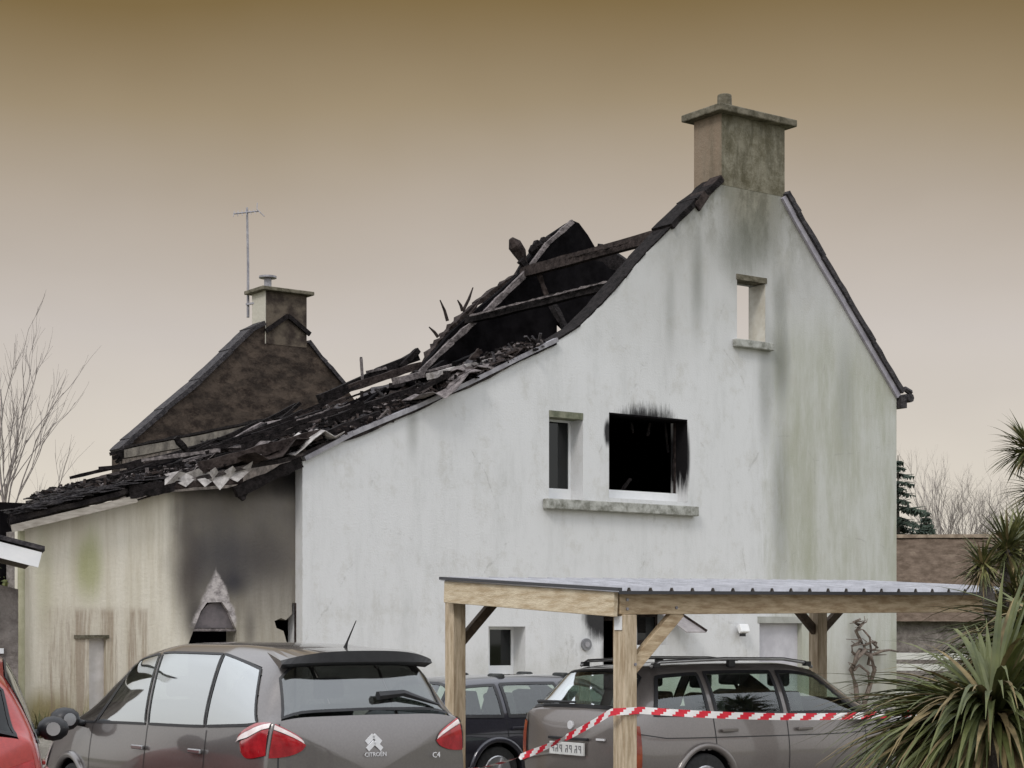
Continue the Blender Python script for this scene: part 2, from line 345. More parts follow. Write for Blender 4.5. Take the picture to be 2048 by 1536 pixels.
chim = fin('chimney', bm, nb.done(c_, .5, 16), house)
def cap(bm, u0, u1, v0, v1, z, ov, h, slope=.16):
    b0 = [bm.verts.new(p) for p in ((u0 - ov, v0 - ov, z), (u1 + ov, v0 - ov, z), (u1 + ov, v1 + ov, z), (u0 - ov, v1 + ov, z))]
    b1 = [bm.verts.new((v.co.x, v.co.y, z + h)) for v in b0]
    i = .25; b2 = [bm.verts.new(p) for p in ((u0 + i, v0 + i, z + h + slope), (u1 - i, v0 + i, z + h + slope), (u1 - i, v1 - i, z + h + slope), (u0 + i, v1 - i, z + h + slope))]
    bm.faces.new(b0[::-1]); bm.faces.new(b2)
    for a, b in ((b0, b1), (b1, b2)):
        for k in range(4): bm.faces.new((a[k], a[(k + 1) % 4], b[(k + 1) % 4], b[k]))
bm = bmesh.new(); cap(bm, uc0, uc1, 0, cdp, chim_top_z, .17, .13, .06); fin('cap', bm, M['cement'], chim, bevel=.02)
bm = bmesh.new(); cc = ((uc0 + uc1) / 2 - .12, cdp / 2); cc = (zu(1449, 205, cdp / 2)[0], cdp / 2)
cyl(bm, (cc[0], cc[1], chim_top_z + .15), .14, .34, 16, .13); fin('chimney_pot', bm, M['cement'], chim, bevel=.02)
# flashing where the burnt roof met the chimney
bm = bmesh.new(); za = prof[-1][1]
bar(bm, (uc0 - .02, .02, za + .02), (uc0 - .04, cdp + .02, za - .18), .03, .10); bar(bm, (uc0 - .5, .12, za - .42), (uc0 + .02, .12, za + .06), .30, .12)
bar(bm, (uc0 - .62, .12, za - .58), (uc0 - .40, .12, za - .30), .35, .16)
fin('chimney_flashing', bm, M['charbrown'], house)
# window fittings
def win(w, v, frame=.05, pane=True, bottom=.09, name='window'):
    u0, u1, z0, z1 = w; bm = bmesh.new()
    box(bm, (u0, v, z0), (u1, v + .06, z0 + bottom)); box(bm, (u0, v, z1 - frame), (u1, v + .06, z1))
    box(bm, (u0, v + .002, z0 + bottom), (u0 + frame, v + .058, z1 - frame)); box(bm, (u1 - frame, v + .002, z0 + bottom), (u1, v + .058, z1 - frame))
    f = fin(name, bm, M['white'], house, bevel=.006)
    if pane:
        bm = bmesh.new(); box(bm, (u0 + frame, v + .025, z0 + bottom), (u1 - frame, v + .035, z1 - frame)); fin('pane', bm, M['glass_house'], f)
    return f
win(w1, .33, bottom=.22)
f = win(w3, .33, bottom=.17); bm = bmesh.new(); um = (w3[0] * .45 + w3[1] * .55); box(bm, (w3[0] + .22, .328, w3[2]), (w3[0] + .26, .388, w3[3])); fin('mullion', bm, M['white'], f)
f2 = win(w2, .30, bottom=.16, pane=False, frame=.03); f2.data.materials[0] = M['charbrown']
for (x0, y0, x1, y1, t_) in ((1352, 850, 1348, 962, .05), (1330, 846, 1338, 905, .03), (1300, 846, 1296, 872, .04), (1240, 985, 1262, 958, .04), (1262, 845, 1268, 866, .03)):
    bm = bmesh.new(); a = H.at(x0, y0, .34); b = H.at(x1, y1, .34); bar(bm, (a[0], .34, a[1]), (b[0], .36, b[1]), t_, t_, rough=.4, nseg=6); fin('frame_remnant', bm, M['char'], f2)
bm = bmesh.new(); box(bm, (w2[0], .26, w2[2]), (w2[1], .298, w2[2] + .17)); fin('bottom_rail', bm, M['white'], f2)
# scorched reveal of the large window: black above, white below
nb = NB('scorched_reveal'); zz = nb.math('ADD', nb.xyz(2), nb.math('MULTIPLY', nb.noise(2.5, (1, 3, .6)), 1.3))
c_ = nb.mix(nb.rng(zz, w2[2] + .75, w2[2] + 1.25), (.62, .62, .62), (.008, .007, .008))
bm = bmesh.new(); box(bm, (w2[1] - .012, .004, w2[2] + .01), (w2[1] - .002, .30, w2[3] - .01)); fin('window_reveal', bm, nb.done(c_), house)
bm = bmesh.new(); box(bm, (w2[0] + .003, .004, w2[3] - .03), (w2[1] - .003, .42, w2[3] - .004)); fin('window_lintel', bm, M['black'], house)
for w, x0, x1, yy, hh, dep in ((w1, 1085, 1388, 1000, .17, .14), (wa, 1465, 1541, 680, .14, .12), (w3, 968, 1058, 1352, .10, .10)):
    a = zu(x0, yy)[0]; b = zu(x1, yy)[0]; bm = bmesh.new(); box(bm, (a, -dep, w[2] - hh), (b, -.002, w[2] + .002)); fin('window_sill', bm, M['sill'], house, bevel=.015)
bm = bmesh.new(); box(bm, (wa[0] - .02, -.02, wa[3] - .01), (wa[1] + .02, .30, wa[3] + .09)); fin('attic_lintel', bm, M['cement'], house)
bm = bmesh.new(); box(bm, (w1[0], -.006, w1[3] - .02), (w1[1], .28, w1[3] + .09)); fin('mossy_lintel', bm, mat('mossy_lintel', (.10, .11, .07), (.22, .22, .16), .9, 6), house)
nb = NB('attic_reveal_paint'); bm = bmesh.new(); box(bm, (wa[1] - .01, .004, wa[2] + .01), (wa[1] - .002, .44, wa[3] - .02)); fin('attic_reveal', bm, M['cream'], house)
# doorway, small window and walled-up opening behind the carport
bm = bmesh.new(); box(bm, (wr[0], .12, wr[2]), (wr[1], .16, wr[3])); fin('opening_infill', bm, mat('lilac_render', (.44, .43, .46), (.54, .53, .56), .9, 3), house)
bm = bmesh.new(); box(bm, (wr[0] - .05, -.012, wr[3] - .02), (wr[1] + .04, .10, wr[3] + .10)); fin('opening_lintel', bm, mat('drab_lintel', (.30, .30, .27), (.40, .40, .37), .9, 4), house)
win(wk, .28, pane=True, name='window').data.materials[0] = M['charbrown']
df = bmesh.new(); box(df, (wd[0], .25, BZ), (wd[0] + .08, .32, wd[3])); box(df, (wd[1] - .08, .25, BZ), (wd[1], .32, wd[3])); box(df, (wd[0] + .08, .25, wd[3] - .08), (wd[1] - .08, .32, wd[3]))
door = fin('burnt_door', df, M['charbrown'], house)
df = bmesh.new(); box(df, (wd[0] + .45, .27, BZ), (wd[1] - .08, .30, wd[3] - .08)); fin('door_leaf', df, mat('brown_door', (.07, .03, .015), (.13, .06, .03), .6, 4), door)
# charred interior: floors, back wall of the ground floor, partition gable with the truss
uL, zL = prof[1][0], prof[1][1]
D = 18.5
bm = bmesh.new()
box(bm, (uL + .1, TH + .02, BZ + 2.75), (uR - .05, D, BZ + 2.9))
fin('upper_floor', bm, M['black'], house)
bm = bmesh.new(); box(bm, (uL + .1, 4.0, BZ), (uR - .46, 4.2, BZ + 2.74)); fin('inner_wall', bm, M['black'], house)
bm = bmesh.new(); a_ = w1[0] - .5; zt_ = w2[3] + .12; box(bm, (a_, TH + .02, zt_), (uR - .5, 4.5, zt_ + .1)); box(bm, (a_ - .1, TH + .02, BZ + 2.91), (a_, 4.5, zt_ + .1)); box(bm, (a_ + .01, 4.4, BZ + 2.91), (uR - .5, 4.5, zt_ - .01))
box(bm, (w1[1] + .25, TH + .02, BZ + 2.91), (w1[1] + .35, 4.3, zt_ - .01)); fin('upper_room', bm, M['black'], house)
for w_ in (w3, wd, wk):
    bm = bmesh.new(); box(bm, (w_[0] - .3, TH + .6, BZ), (w_[1] + 1.6, TH + .7, BZ + 2.7)); fin('inner_wall', bm, M['black'], house)
vp = 5.1
def sc(pts, v): return [H.at(x, y, v) for x, y in pts]
part = sc([(800, 800), (830, 748), (868, 705), (905, 662), (950, 622), (1000, 582), (1040, 546), (1062, 512), (1100, 470), (1136, 446), (1146, 441), (1158, 446), (1176, 470), (1190, 494), (1222, 508), (1246, 518), (1272, 538), (1300, 600), (1300, 800)], vp)
tri = sc([(1114, 642), (1136, 664), (1133, 673), (1114, 676)], vp)
bm = bmesh.new(); slab(bm, part, [tri], vp, vp + .12)
fin('partition_gable', bm, M['black'], house)
rb = [(826, 756), (900, 684), (960, 632), (1040, 556), (1092, 488), (1142, 444)]
for i in range(2):
    bm = bmesh.new(); pts = sc(rb, vp - .1 - .0 * i)
    for a, b in zip(pts, pts[1:]): bar(bm, (a[0], vp - .15 + i * .5, a[1] - i * .12), (b[0], vp - .15 + i * .5, b[1] - i * .12), .08, .10, rough=.25, nseg=5)
    fin('truss_rafter', bm, M['ash'] if i == 0 else M['char'], house)
bm = bmesh.new(); pts = sc([(836, 742), (872, 690), (905, 652), (950, 608), (1000, 572), (1046, 541)], vp + .3)
for a, b in zip(pts, pts[1:]): bar(bm, (a[0], vp + .3, a[1]), (b[0], vp + .3, b[1]), .2, .09, rough=.5, nseg=6)
fin('truss_rafter', bm, M['charbrown'], house)
def purlin(p0, p1, th, m, v0=.1, v1=None, lip=True):
    a = H.at(*p0, v0); v1 = vp if v1 is None else v1; bm = bmesh.new()
    b = H.at(*p1, v1)
    bar(bm, (a[0], v0, a[1]), (b[0], v1, b[1]), .14, th, rough=.10, nseg=10); o = fin('purlin', bm, m, house)
    return o, Vector((a[0], v0, a[1])), Vector((b[0], v1, b[1]))
purlin((1338, 466), (1045, 546), .20, M['charbrown'], .1)
purlin((1262, 560), (935, 640), .16, M['char'], .1)
bm = bmesh.new(); a = H.at(1262, 555, .0); b = H.at(935, 636, vp - .2); bar(bm, (a[0], .02, a[1] + .03), (b[0], vp - .3, b[1] + .03), .05, .035, rough=.6, nseg=40); fin('batten', bm, M['ash'], house)
bm = bmesh.new(); a = H.at(1250, 490, 1.2); b = H.at(1060, 538, vp - .2); bar(bm, (a[0], 1.1, a[1] + .03), (b[0], vp - .3, b[1] + .03), .05, .03, rough=.6, nseg=40); fin('batten', bm, M['charbrown'], house)
for p0, p1, v0, v1, t, m in (((1078, 548), (1096, 600), 4.6, 4.5, .09, 'charbrown'), ((1100, 600), (1141, 676), 3.2, 2.4, .12, 'char'), ((1062, 545), (1040, 520), 5, 5, .12, 'char'), ((1198, 505), (1268, 542), 4.4, 3.0, .3, 'char')):
    bm = bmesh.new(); a = H.at(*p0, v0); b = H.at(*p1, v1); bar(bm, (a[0], v0, a[1]), (b[0], v1, b[1]), .1, t, rough=.2, nseg=5); fin('strut', bm, M[m], house)
# stub of a burnt post above the truss
bm = bmesh.new(); pts = [H.at(*p, vp) for p in ((1056, 545), (1048, 525), (1040, 505), (1030, 490), (1022, 477))]
tube(bm, [(u, vp, z) for u, z in pts], [.10, .07, .14, .15, .05], 7); fin('burnt_stub', bm, M['charbrown'], house)
bm = bmesh.new()
for (x, y), r in zip(((1068, 500), (1075, 492), (1088, 484), (1098, 480)), (.11, .12, .1, .08)):
    u, z = H.at(x, y, vp); tube(bm, [(u - .1, vp, z - .06), (u, vp, z + .02), (u + .12, vp, z + .06)], [r * .5, r, r * .4], 6)
fin('burnt_lump', bm, M['char'], house)
for p0, p1 in (((880, 600), (895, 642)), ((946, 575), (926, 622)), ((858, 654), (876, 674)), ((915, 600), (925, 622)), ((960, 600), (935, 635))):
    bm = bmesh.new(); a = H.at(*p0, vp); b = H.at(*p1, vp); tube(bm, [(a[0], vp, a[1]), ((a[0] + b[0]) / 2 + .02, vp, (a[1] + b[1]) / 2), (b[0], vp, b[1])], [.012, .03, .035], 5); fin('charred_batten', bm, M['charbrown'], house)
# edge trims: charred verge on the left slope, slate verge on the right
bm = bmesh.new(); le = hp(left_edge)
for i, (a, b) in enumerate(zip(le, le[1:])):
    if i < 10 and i >= 5: bar(bm, (a[0], .225, a[1] + .012), (b[0], .225, b[1] + .012), .47, .03, rough=.05, nseg=4)
    elif i >= 10:
        bar(bm, (a[0], .2, a[1] + .02), (b[0], .2, b[1] + .02), .5, .10, rough=.12, nseg=4)
fin('charred_verge', bm, M['char'], house)
bm = bmesh.new()
for i, (a, b) in enumerate(zip(le[:5], le[1:6])):
    bar(bm, (a[0], -.03, a[1] + .03), (b[0], -.03, b[1] + .03), .12, .07, rough=.03, nseg=3)
fin('zinc_verge', bm, M['zinc'], house)
nb = NB('dust'); 
bm = bmesh.new(); rr = right_edge
for a, b in zip(rr, rr[1:]):
    bar(bm, (a[0] - .01, .28, a[1] + .05), (b[0] + .01, .28, b[1] + .05), .80, .10, rough=.02, nseg=5)
e0 = rr[-1]; fin('slate_verge', bm, M['slate'], house)
bm = bmesh.new()
for a, b in zip(rr, rr[1:]): bar(bm, (a[0] - .06, -.035, a[1] - .035), (b[0] - .06, -.035, b[1] - .035), .06, .11)
fin('barge_board', bm, mat('lilac_grey_board', (.30, .28, .33), (.42, .40, .44), .6, 4), house)
bm = bmesh.new(); tube(bm, [(e0[0] + .22, -.12, e0[1] - .05), (e0[0] + .20, 6, e0[1] - .1)], .09, 8); box(bm, (e0[0] - .05, -.1, e0[1] - .26), (e0[0] + .12, .3, e0[1] - .02))
tube(bm, [(e0[0] + .1, -.05, e0[1] + .13), (e0[0] + .28, -.05, e0[1] + .06)], [.05, .06], 6)
fin('gutter', bm, M['slate'], house)
bm = bmesh.new(); box(bm, (uR - .45, TH, BZ), (uR - .004, D, e0[1] - .2)); fin('side_wall', bm, M['stone'], house)
# extension: recessed wall, sooty between its right end and the middle
VE = .22
nb = NB('stained_cream_render')
streak = nb.noise(1.0, (2.0, 2.0, .16), 7, .7); fine = nb.noise(3, (1, 1, .7), 8, .7); big = nb.noise(.8, (1, 1, .7), 3)
col = nb.mix(nb.rng(streak, .4, .65), (.70, .655, .56), (.54, .49, .385))
ue = lambda px, py: zu(px, py, VE)
for (px, py, ru, rz, c, am) in ((175, 1130, .34, .75, (.30, .31, .12), .7), (90, 1150, .2, 1.2, (.42, .40, .26), .5), (90, 1430, .8, .5, (.26, .21, .07), .85), (230, 1420, .7, .4, (.34, .29, .13), .7)):
    u_, z_ = ue(px, py); col = nb.mix(nb.math('MULTIPLY', nb.blob(u_, z_, ru, rz, streak, 2.2, .2), am), col, c)
st2 = nb.noise(1.7, (2.4, 2.4, .12), 6, .8)
band = nb.math('MULTIPLY', nb.rng(nb.math('ADD', nb.xyz(2), nb.math('MULTIPLY', st2, .25)), ue(200, 1205)[1] + .12, ue(200, 1225)[1] + .12), nb.math('MULTIPLY', nb.rng(nb.xyz(0), ue(70, 1200)[0], ue(95, 1200)[0]), nb.rng(nb.xyz(0), ue(330, 1200)[0], ue(280, 1200)[0])))
col = nb.mix(nb.math('MULTIPLY', band, nb.rng(st2, .46, .60, .12, .7)), col, (.27, .20, .145))
u0_, z0_ = ue(315, 1100); ur_, _ = ue(600, 1100)
# smoke-blackened field, crisp pale patch over the hood
edge = nb.math('ADD', nb.math('MULTIPLY', nb.math('SUBTRACT', big, .5), 1.3), nb.math('MULTIPLY', nb.math('SUBTRACT', streak, .5), .5))
lean = nb.math('MULTIPLY', nb.xyz(2), .10)
sm = nb.rng(nb.math('ADD', nb.math('ADD', nb.xyz(0), edge), lean), u0_ + .25, u0_ + .95)
zfade = nb.rng(nb.math('ADD', nb.xyz(2), nb.math('MULTIPLY', nb.math('SUBTRACT', streak, .5), 1.2)), ue(500, 1330)[1], ue(500, 1120)[1], .42, .92)
leftp = nb.rng(nb.math('ADD', nb.xyz(0), nb.math('MULTIPLY', edge, .4)), ue(470, 1200)[0], ue(400, 1200)[0], 0, .75)
sf = nb.math('MULTIPLY', sm, nb.math('MAXIMUM', zfade, leftp))
col = nb.mix(sf, col, (.115, .102, .092))
col = nb.mix(nb.math('MULTIPLY', sf, nb.rng(fine, .45, .7, 0, .35)), col, (.20, .18, .14))
for (px, py, ru, rz, am, c) in ((378, 1150, .42, 1.1, .75, (.045, .036, .036)), (455, 1110, .85, .85, .7, (.04, .04, .048)), (530, 1110, .6, .6, .55, (.045, .04, .042)), (465, 1165, .42, .35, .8, (.035, .034, .042)), (390, 1240, .22, .5, .7, (.04, .035, .035)), (460, 965, 2.0, .35, .85, (.022, .018, .018)), (590, 955, .7, .45, .97, (.008, .007, .007)), (604, 1080, .14, 1.2, .8, (.025, .023, .022)), (500, 1260, .16, .5, .5, (.06, .05, .045))):
    u_, z_ = ue(px, py); col = nb.mix(nb.math('MULTIPLY', nb.blob(u_, z_, ru, rz, nb.math('ADD', nb.math('MULTIPLY', big, .5), nb.math('MULTIPLY', streak, .5)), 1.1, .1), am), col, c)
ua_, za_ = ue(430, 1136); ub_, zb_ = ue(474, 1205)
du = nb.math('ABSOLUTE', nb.math('SUBTRACT', nb.math('ADD', nb.xyz(0), nb.math('MULTIPLY', nb.math('SUBTRACT', fine, .5), .25)), ua_ + .03), 0)
tri_ = nb.math('SUBTRACT', nb.math('MULTIPLY', nb.math('SUBTRACT', za_, nb.math('ADD', nb.xyz(2), nb.math('MULTIPLY', nb.math('SUBTRACT', fine, .5), .2))), .52), du)
tm_ = nb.math('MULTIPLY', nb.math('MULTIPLY', nb.rng(tri_, -.03, .05), nb.rng(nb.xyz(0), ub_ + .02, ub_ - .05)), nb.rng(nb.xyz(2), ue(430, 1262)[1], ue(430, 1240)[1]))
col = nb.mix(tm_, col, nb.mix(nb.rng(nb.noise(6, (1, 1, 1.5), 6, .8), .4, .65), (.5, .46, .45), (.20, .18, .18)))
EXT = nb.done(col, .3, 20)
et = [(48, 1053), (150, 1030), (260, 1006), (330, 985), (470, 975), (560, 948), (640, 925)]
ep = [H.at(x, y, VE) for x, y in et]; ep[-1] = (uL + .25, ep[-1][1])
eo = [(ep[0][0], .28)] + ep + [(ep[-1][0], .28)]
o1 = [H.at(*p, VE) for p in ((376, 1290), (388, 1258), (402, 1222), (414, 1205), (444, 1204), (456, 1222), (474, 1262), (474, 1420), (376, 1420))]
o2 = [H.at(*p, VE) for p in ((560, 1222), (572, 1240), (560, 1240), (552, 1250), (560, 1262), (572, 1275), (578, 1285), (600, 1286), (600, 1206), (588, 1204), (584, 1216))]
o2 = [H.at(*p, VE) for p in ((584, 1206), (602, 1206), (602, 1287), (574, 1287), (567, 1262), (553, 1256), (549, 1242), (562, 1236), (572, 1240), (584, 1228))]
o3 = [H.at(*p, VE) for p in ((178, 1277), (212, 1277), (212, 1440), (178, 1440))]
bm = bmesh.new(); slab(bm, eo, [o1, o2, o3], VE, VE + .35); fin('extension_wall', bm, EXT, house)
ueL = ep[0][0]
bm = bmesh.new(); box(bm, (ueL + .003, VE + .353, .28), (ueL + .30, .9, ep[0][1] - .05)); fin('extension_side_wall', bm, M['stone'], house)
bm = bmesh.new(); box(bm, (ueL + .4, 2.2, .28), (uL - .05, 2.3, ep[3][1] - .1)); fin('extension_inner_wall', bm, M['black'], house)
bm = bmesh.new(); box(bm, (o3[0][0], VE + .08, o3[2][1]), (o3[1][0], VE + .1, o3[0][1] + .02)); fin('blocked_window', bm, mat('pale_lilac_render', (.5, .47, .44), (.6, .57, .55), .9, 4), house)
a = ue(148, 1275)[0]; b = ue(217, 1275)[0]; bm = bmesh.new(); box(bm, (a, VE - .03, o3[0][1]), (b, VE - .002, o3[0][1] + .05)); fin('timber_lintel', bm, M['cement'], house)
# hood shaped shutter and black gap in the burnt opening
hd = [H.at(*p, VE + .10) for p in ((384, 1256), (404, 1218), (416, 1207), (442, 1206), (452, 1222), (470, 1256))]
bm = bmesh.new(); slab(bm, hd, [], VE + .06, VE + .1); fin('opening_hood', bm, mat('sooty_grey_hood', (.09, .08, .085), (.15, .13, .135), .85, 5), house)
bm = bmesh.new(); a = ue(378, 1257); b = ue(474, 1280); box(bm, (a[0], VE + .02, a[1] - .04), (b[0], VE + .10, a[1])); fin('opening_rail', bm, M['ash'], house)
a = H.at(588, 1206, VE); b = H.at(601, 1287, VE); bm = bmesh.new(); box(bm, (a[0], VE - .03, b[1] - 1), (b[0], VE - .003, a[1])); fin('door_post', bm, M['charbrown'], house)
bm = bmesh.new(); cyl(bm, (ueL - .06, VE - .05, .28), .05, ep[0][1] - .35, 10); fin('downpipe', bm, mat('olive_downpipe', (.30, .29, .18), (.4, .38, .26), .6, 4), house)
# low roof: one rough slab in three pitches, slates, fascia
bm = bmesh.new(); rp = [H.at(x, y, 0) for x, y in ((18, 1040), (120, 1014), (250, 982), (420, 950), (600, 908))]
dz = .02
cs = rp + [(a[0], a[1]) for a in le[1:6]]
cs = [(a, b + dz) for a, b in cs]
VN = 18; rows = []
_vk = [(cs[0][0], .12), (H.at(120, 1014, 0)[0], .7), (H.at(250, 982, 0)[0], 2.4), (H.at(400, 955, 0)[0], 6.9), (H.at(830, 818, 0)[0], 6.4), (H.at(930, 772, 0)[0], 2.2), (cs[-1][0], .45)]
def vmax(u):
    for a, b in zip(_vk, _vk[1:]):
        if u <= b[0]: return a[1] + (b[1] - a[1]) * max(0, (u - a[0])) / (b[0] - a[0])
    return _vk[-1][1]
random.seed(3)
dense = []
for (a, b) in zip(cs, cs[1:]):
    for k in range(8): dense.append((a[0] + (b[0] - a[0]) * k / 8, a[1] + (b[1] - a[1]) * k / 8))
dense.append(cs[-1])
def hole(u, v):       # where the covering has burnt through
    x = mnoise.noise(Vector((u * .55, v * .6, 3))); return x > .18 and .6 < v < 6.2
for j in range(VN + 1):
    v = 6.9 * j / VN
    rows.append([bm.verts.new((u, -.05 + v / 6.9 * vmax(u), z + (mnoise.noise(Vector((u * 1.3, v * 1.3, 0))) * .16 + mnoise.noise(Vector((u * 5, v * 5, 9))) * .05) * min(1, .25 + j * .3))) for u, z in dense])
for j in range(VN):
    for i in range(len(dense) - 1):
        u, z = dense[i]
        if hole(u, -.05 + 6.9 * j / VN): continue
        bm.faces.new((rows[j][i], rows[j][i + 1], rows[j + 1][i + 1], rows[j + 1][i]))
ex = bmesh.ops.extrude_face_region(bm, geom=bm.faces[:])
for v in ex['geom']:
    if isinstance(v, bmesh.types.BMVert): v.co.z -= .07
fin('low_roof', bm, mat('burnt_roof_covering', (.010, .008, .009), (.05, .042, .04), .85, 3.5, bump=1, bscale=14, c3=(.22, .19, .18), spec=.15), house)
bm = bmesh.new(); a, b = rp[0], rp[2]; bar(bm, (a[0] + .02, -.06, a[1] - .12), (b[0] + .15, -.06, b[1] - .11), .05, .10); fin('fascia_board', bm, mat('weathered_board', (.28, .25, .21), (.44, .40, .35), .8, 5, stretch=(1, 5, 5)), house)
def zroof(u):
    for (a, b) in zip(cs, cs[1:]):
        if a[0] <= u <= b[0]: return a[1] + (b[1] - a[1]) * (u - a[0]) / (b[0] - a[0])
    return cs[0][1] if u < cs[0][0] else cs[-1][1]
# slates still lying on the left end
bm = bmesh.new(); random.seed(11)
for i in range(900):
    u = random.uniform(cs[0][0] + .12, cs[0][0] + 4.6); v = random.uniform(-.05, vmax(u))
    if random.random() < (u - cs[0][0]) / 6: continue
    z = zroof(u) + .04 + random.uniform(0, .05); s = .13; a = random.uniform(-.2, .2); sl = math.atan2(zroof(u + .2) - zroof(u - .2), .4) - .12 + random.uniform(-.15, .15)
    mtx = Matrix.Translation((u, v, z)) @ Matrix.Rotation(-sl, 4, 'Y') @ Matrix.Rotation(a, 4, 'Z')
    n0 = len(bm.verts); box(bm, (-s, -.1, -.006), (s, .1, .006)); bm.verts.ensure_lookup_table()
    for q in bm.verts[n0:]: q.co = mtx @ q.co
o = fin('slates', bm, M['slate'], house); o['kind'] = 'stuff'
# fallen timbers, parts one by one
random.seed(21)
for i in range(84):
    t = random.random(); u = cs[0][0] + 3.2 + t * (cs[-1][0] - cs[0][0] - 4.2); v = random.uniform(.05, .92) * vmax(u)
    ln = random.uniform(.5, 2.6) if t < .7 else random.uniform(.3, 1.2); ang = random.choice([0, 0, 0, math.pi / 2]) + random.gauss(0, .35)
    du, dv = math.cos(ang) * ln / 2, math.sin(ang) * ln / 2
    z0 = zroof(u - du) + random.uniform(.04, .30); z1 = zroof(u + du) + random.uniform(.04, .36)
    bm = bmesh.new(); bar(bm, (u - du, v - dv, z0), (u + du, v + dv, z1), random.uniform(.04, .11), random.uniform(.03, .09), rough=.3, nseg=8)
    fin('charred_timber', bm, M[random.choice(['char', 'char', 'char', 'black', 'charbrown', 'ash'])], house)
for i in range(26):          # loose bent sheets
    t = random.random() ** 1.2; u = cs[0][0] + 3.5 + t * (cs[-1][0] - cs[0][0] - 4.6); v = random.uniform(0, .75) * vmax(u); w, h = random.uniform(.25, .8), random.uniform(.12, .4)
    bm = bmesh.new(); gx = [[None] * 4 for _ in range(6)]; a = random.uniform(-.5, .5)
    for p in range(6):
        for q in range(4):
            x = (p / 5 - .5) * w * 2; y = (q / 3 - .5) * h * 2
            gx[p][q] = bm.verts.new((u + x * math.cos(a) - y * math.sin(a), v + x * math.sin(a) + y * math.cos(a), zroof(u + x) + .12 + random.uniform(-.07, .09) + .1 * math.sin(p * 1.3 + i)))
    for p in range(5):
        for q in range(3): bm.faces.new((gx[p][q], gx[p + 1][q], gx[p + 1][q + 1], gx[p][q + 1]))
    ex = bmesh.ops.extrude_face_region(bm, geom=bm.faces[:])
    for q in ex['geom']:
        if isinstance(q, bmesh.types.BMVert): q.co.z -= .012
    fin('roofing_scrap', bm, M[random.choice(['slate', 'charbrown', 'ash', 'ash', 'pale_ash', 'charbrown'])], house)
bm = bmesh.new(); random.seed(31)   # small rubble
for i in range(4200):
    t = random.random(); u = cs[0][0] + 2.2 + t * (cs[-1][0] - cs[0][0] - 2.5); v = random.uniform(-.05, .97 * vmax(u)); s = random.uniform(.015, .06)
    z = zroof(u) + random.uniform(.02, .16); a = Vector((random.gauss(0, 1), random.gauss(0, 1), random.gauss(0, .4))).normalized() * s * random.uniform(1, 3)
    c = Vector((u, v, z)); bar(bm, c - a, c + a, s, s * .5, mi=random.choice([0, 0, 0, 1, 1, 2, 3]))
o = fin('rubble', bm, [M['char'], M['charbrown'], M['ash'], M['slate']], house); o['kind'] = 'stuff'
# torn pale underlay hanging at the edge, burnt eave strip over the sooty wall
bm = bmesh.new(); random.seed(5)
pp = [(330, 958), (352, 952), (372, 962), (392, 944), (410, 962), (425, 950), (440, 968), (460, 945), (475, 952), (500, 930)]
up = [(330, 940), (352, 935), (372, 938), (392, 930), (410, 940), (425, 928), (440, 940), (460, 925), (475, 935), (500, 915)]
A = [H.at(x, y + 12, -.12 + .08 * (i % 2)) + (-.12 + .08 * (i % 2),) for i, (x, y) in enumerate(pp)]; B = [H.at(x, y + 8, -.02) + (-.02 - .1 * (i % 2),) for i, (x, y) in enumerate(up)]
va = [bm.verts.new((a[0], a[2], a[1])) for a in A]; vb = [bm.verts.new((b[0], b[2], b[1])) for b in B]
for i in range(len(va) - 1): bm.faces.new((va[i], va[i + 1], vb[i + 1], vb[i]))
ex = bmesh.ops.extrude_face_region(bm, geom=bm.faces[:])
for q in ex['geom']:
    if isinstance(q, bmesh.types.BMVert): q.co.y += .015
fin('torn_underlay', bm, M['pale_ash'], house)
for (x0, y0, x1, y1, v, w, h, m) in ((255, 985, 345, 972, -.02, .12, .18, 'char'), (470, 985, 600, 925, -.05, .10, .16, 'char'), (480, 998, 494, 975, -.06, .05, .12, 'char'), (300, 975, 480, 962, .05, .2, .10, 'charbrown'), (400, 935, 640, 868, .0, .1, .16, 'charbrown'),
                                    (560, 905, 760, 830, .1, .12, .14, 'char'), (350, 875, 385, 915, 3.5, .1, .08, 'char'), (640, 800, 832, 712, 5.6, .16, .18, 'char'), (700, 776, 840, 730, 5.2, .12, .14, 'charbrown'), (800, 735, 836, 700, 5.5, .1, .1, 'char'),
                                    (722, 714, 725, 760, 5.5, .04, .04, 'ash'), (733, 744, 772, 736, 5.5, .05, .05, 'ash'), (790, 762, 1000, 712, 1.2, .25, .12, 'ash'), (860, 752, 985, 722, .6, .2, .10, 'pale_ash'), (660, 842, 860, 770, 1, .12, .14, 'char'), (580, 870, 700, 815, 3, .14, .12, 'ash'), (430, 905, 560, 872, 2.5, .3, .05, 'slate'), (520, 868, 690, 800, 5, .2, .14, 'charbrown'), (560, 842, 600, 806, 5, .06, .06, 'char')):
    bm = bmesh.new(); a = H.at(x0, y0, v); b = H.at(x1, y1, v); bar(bm, (a[0], v, a[1]), (b[0], v, b[1]), w, h, rough=.18, nseg=8); fin('charred_timber', bm, M[m], house)
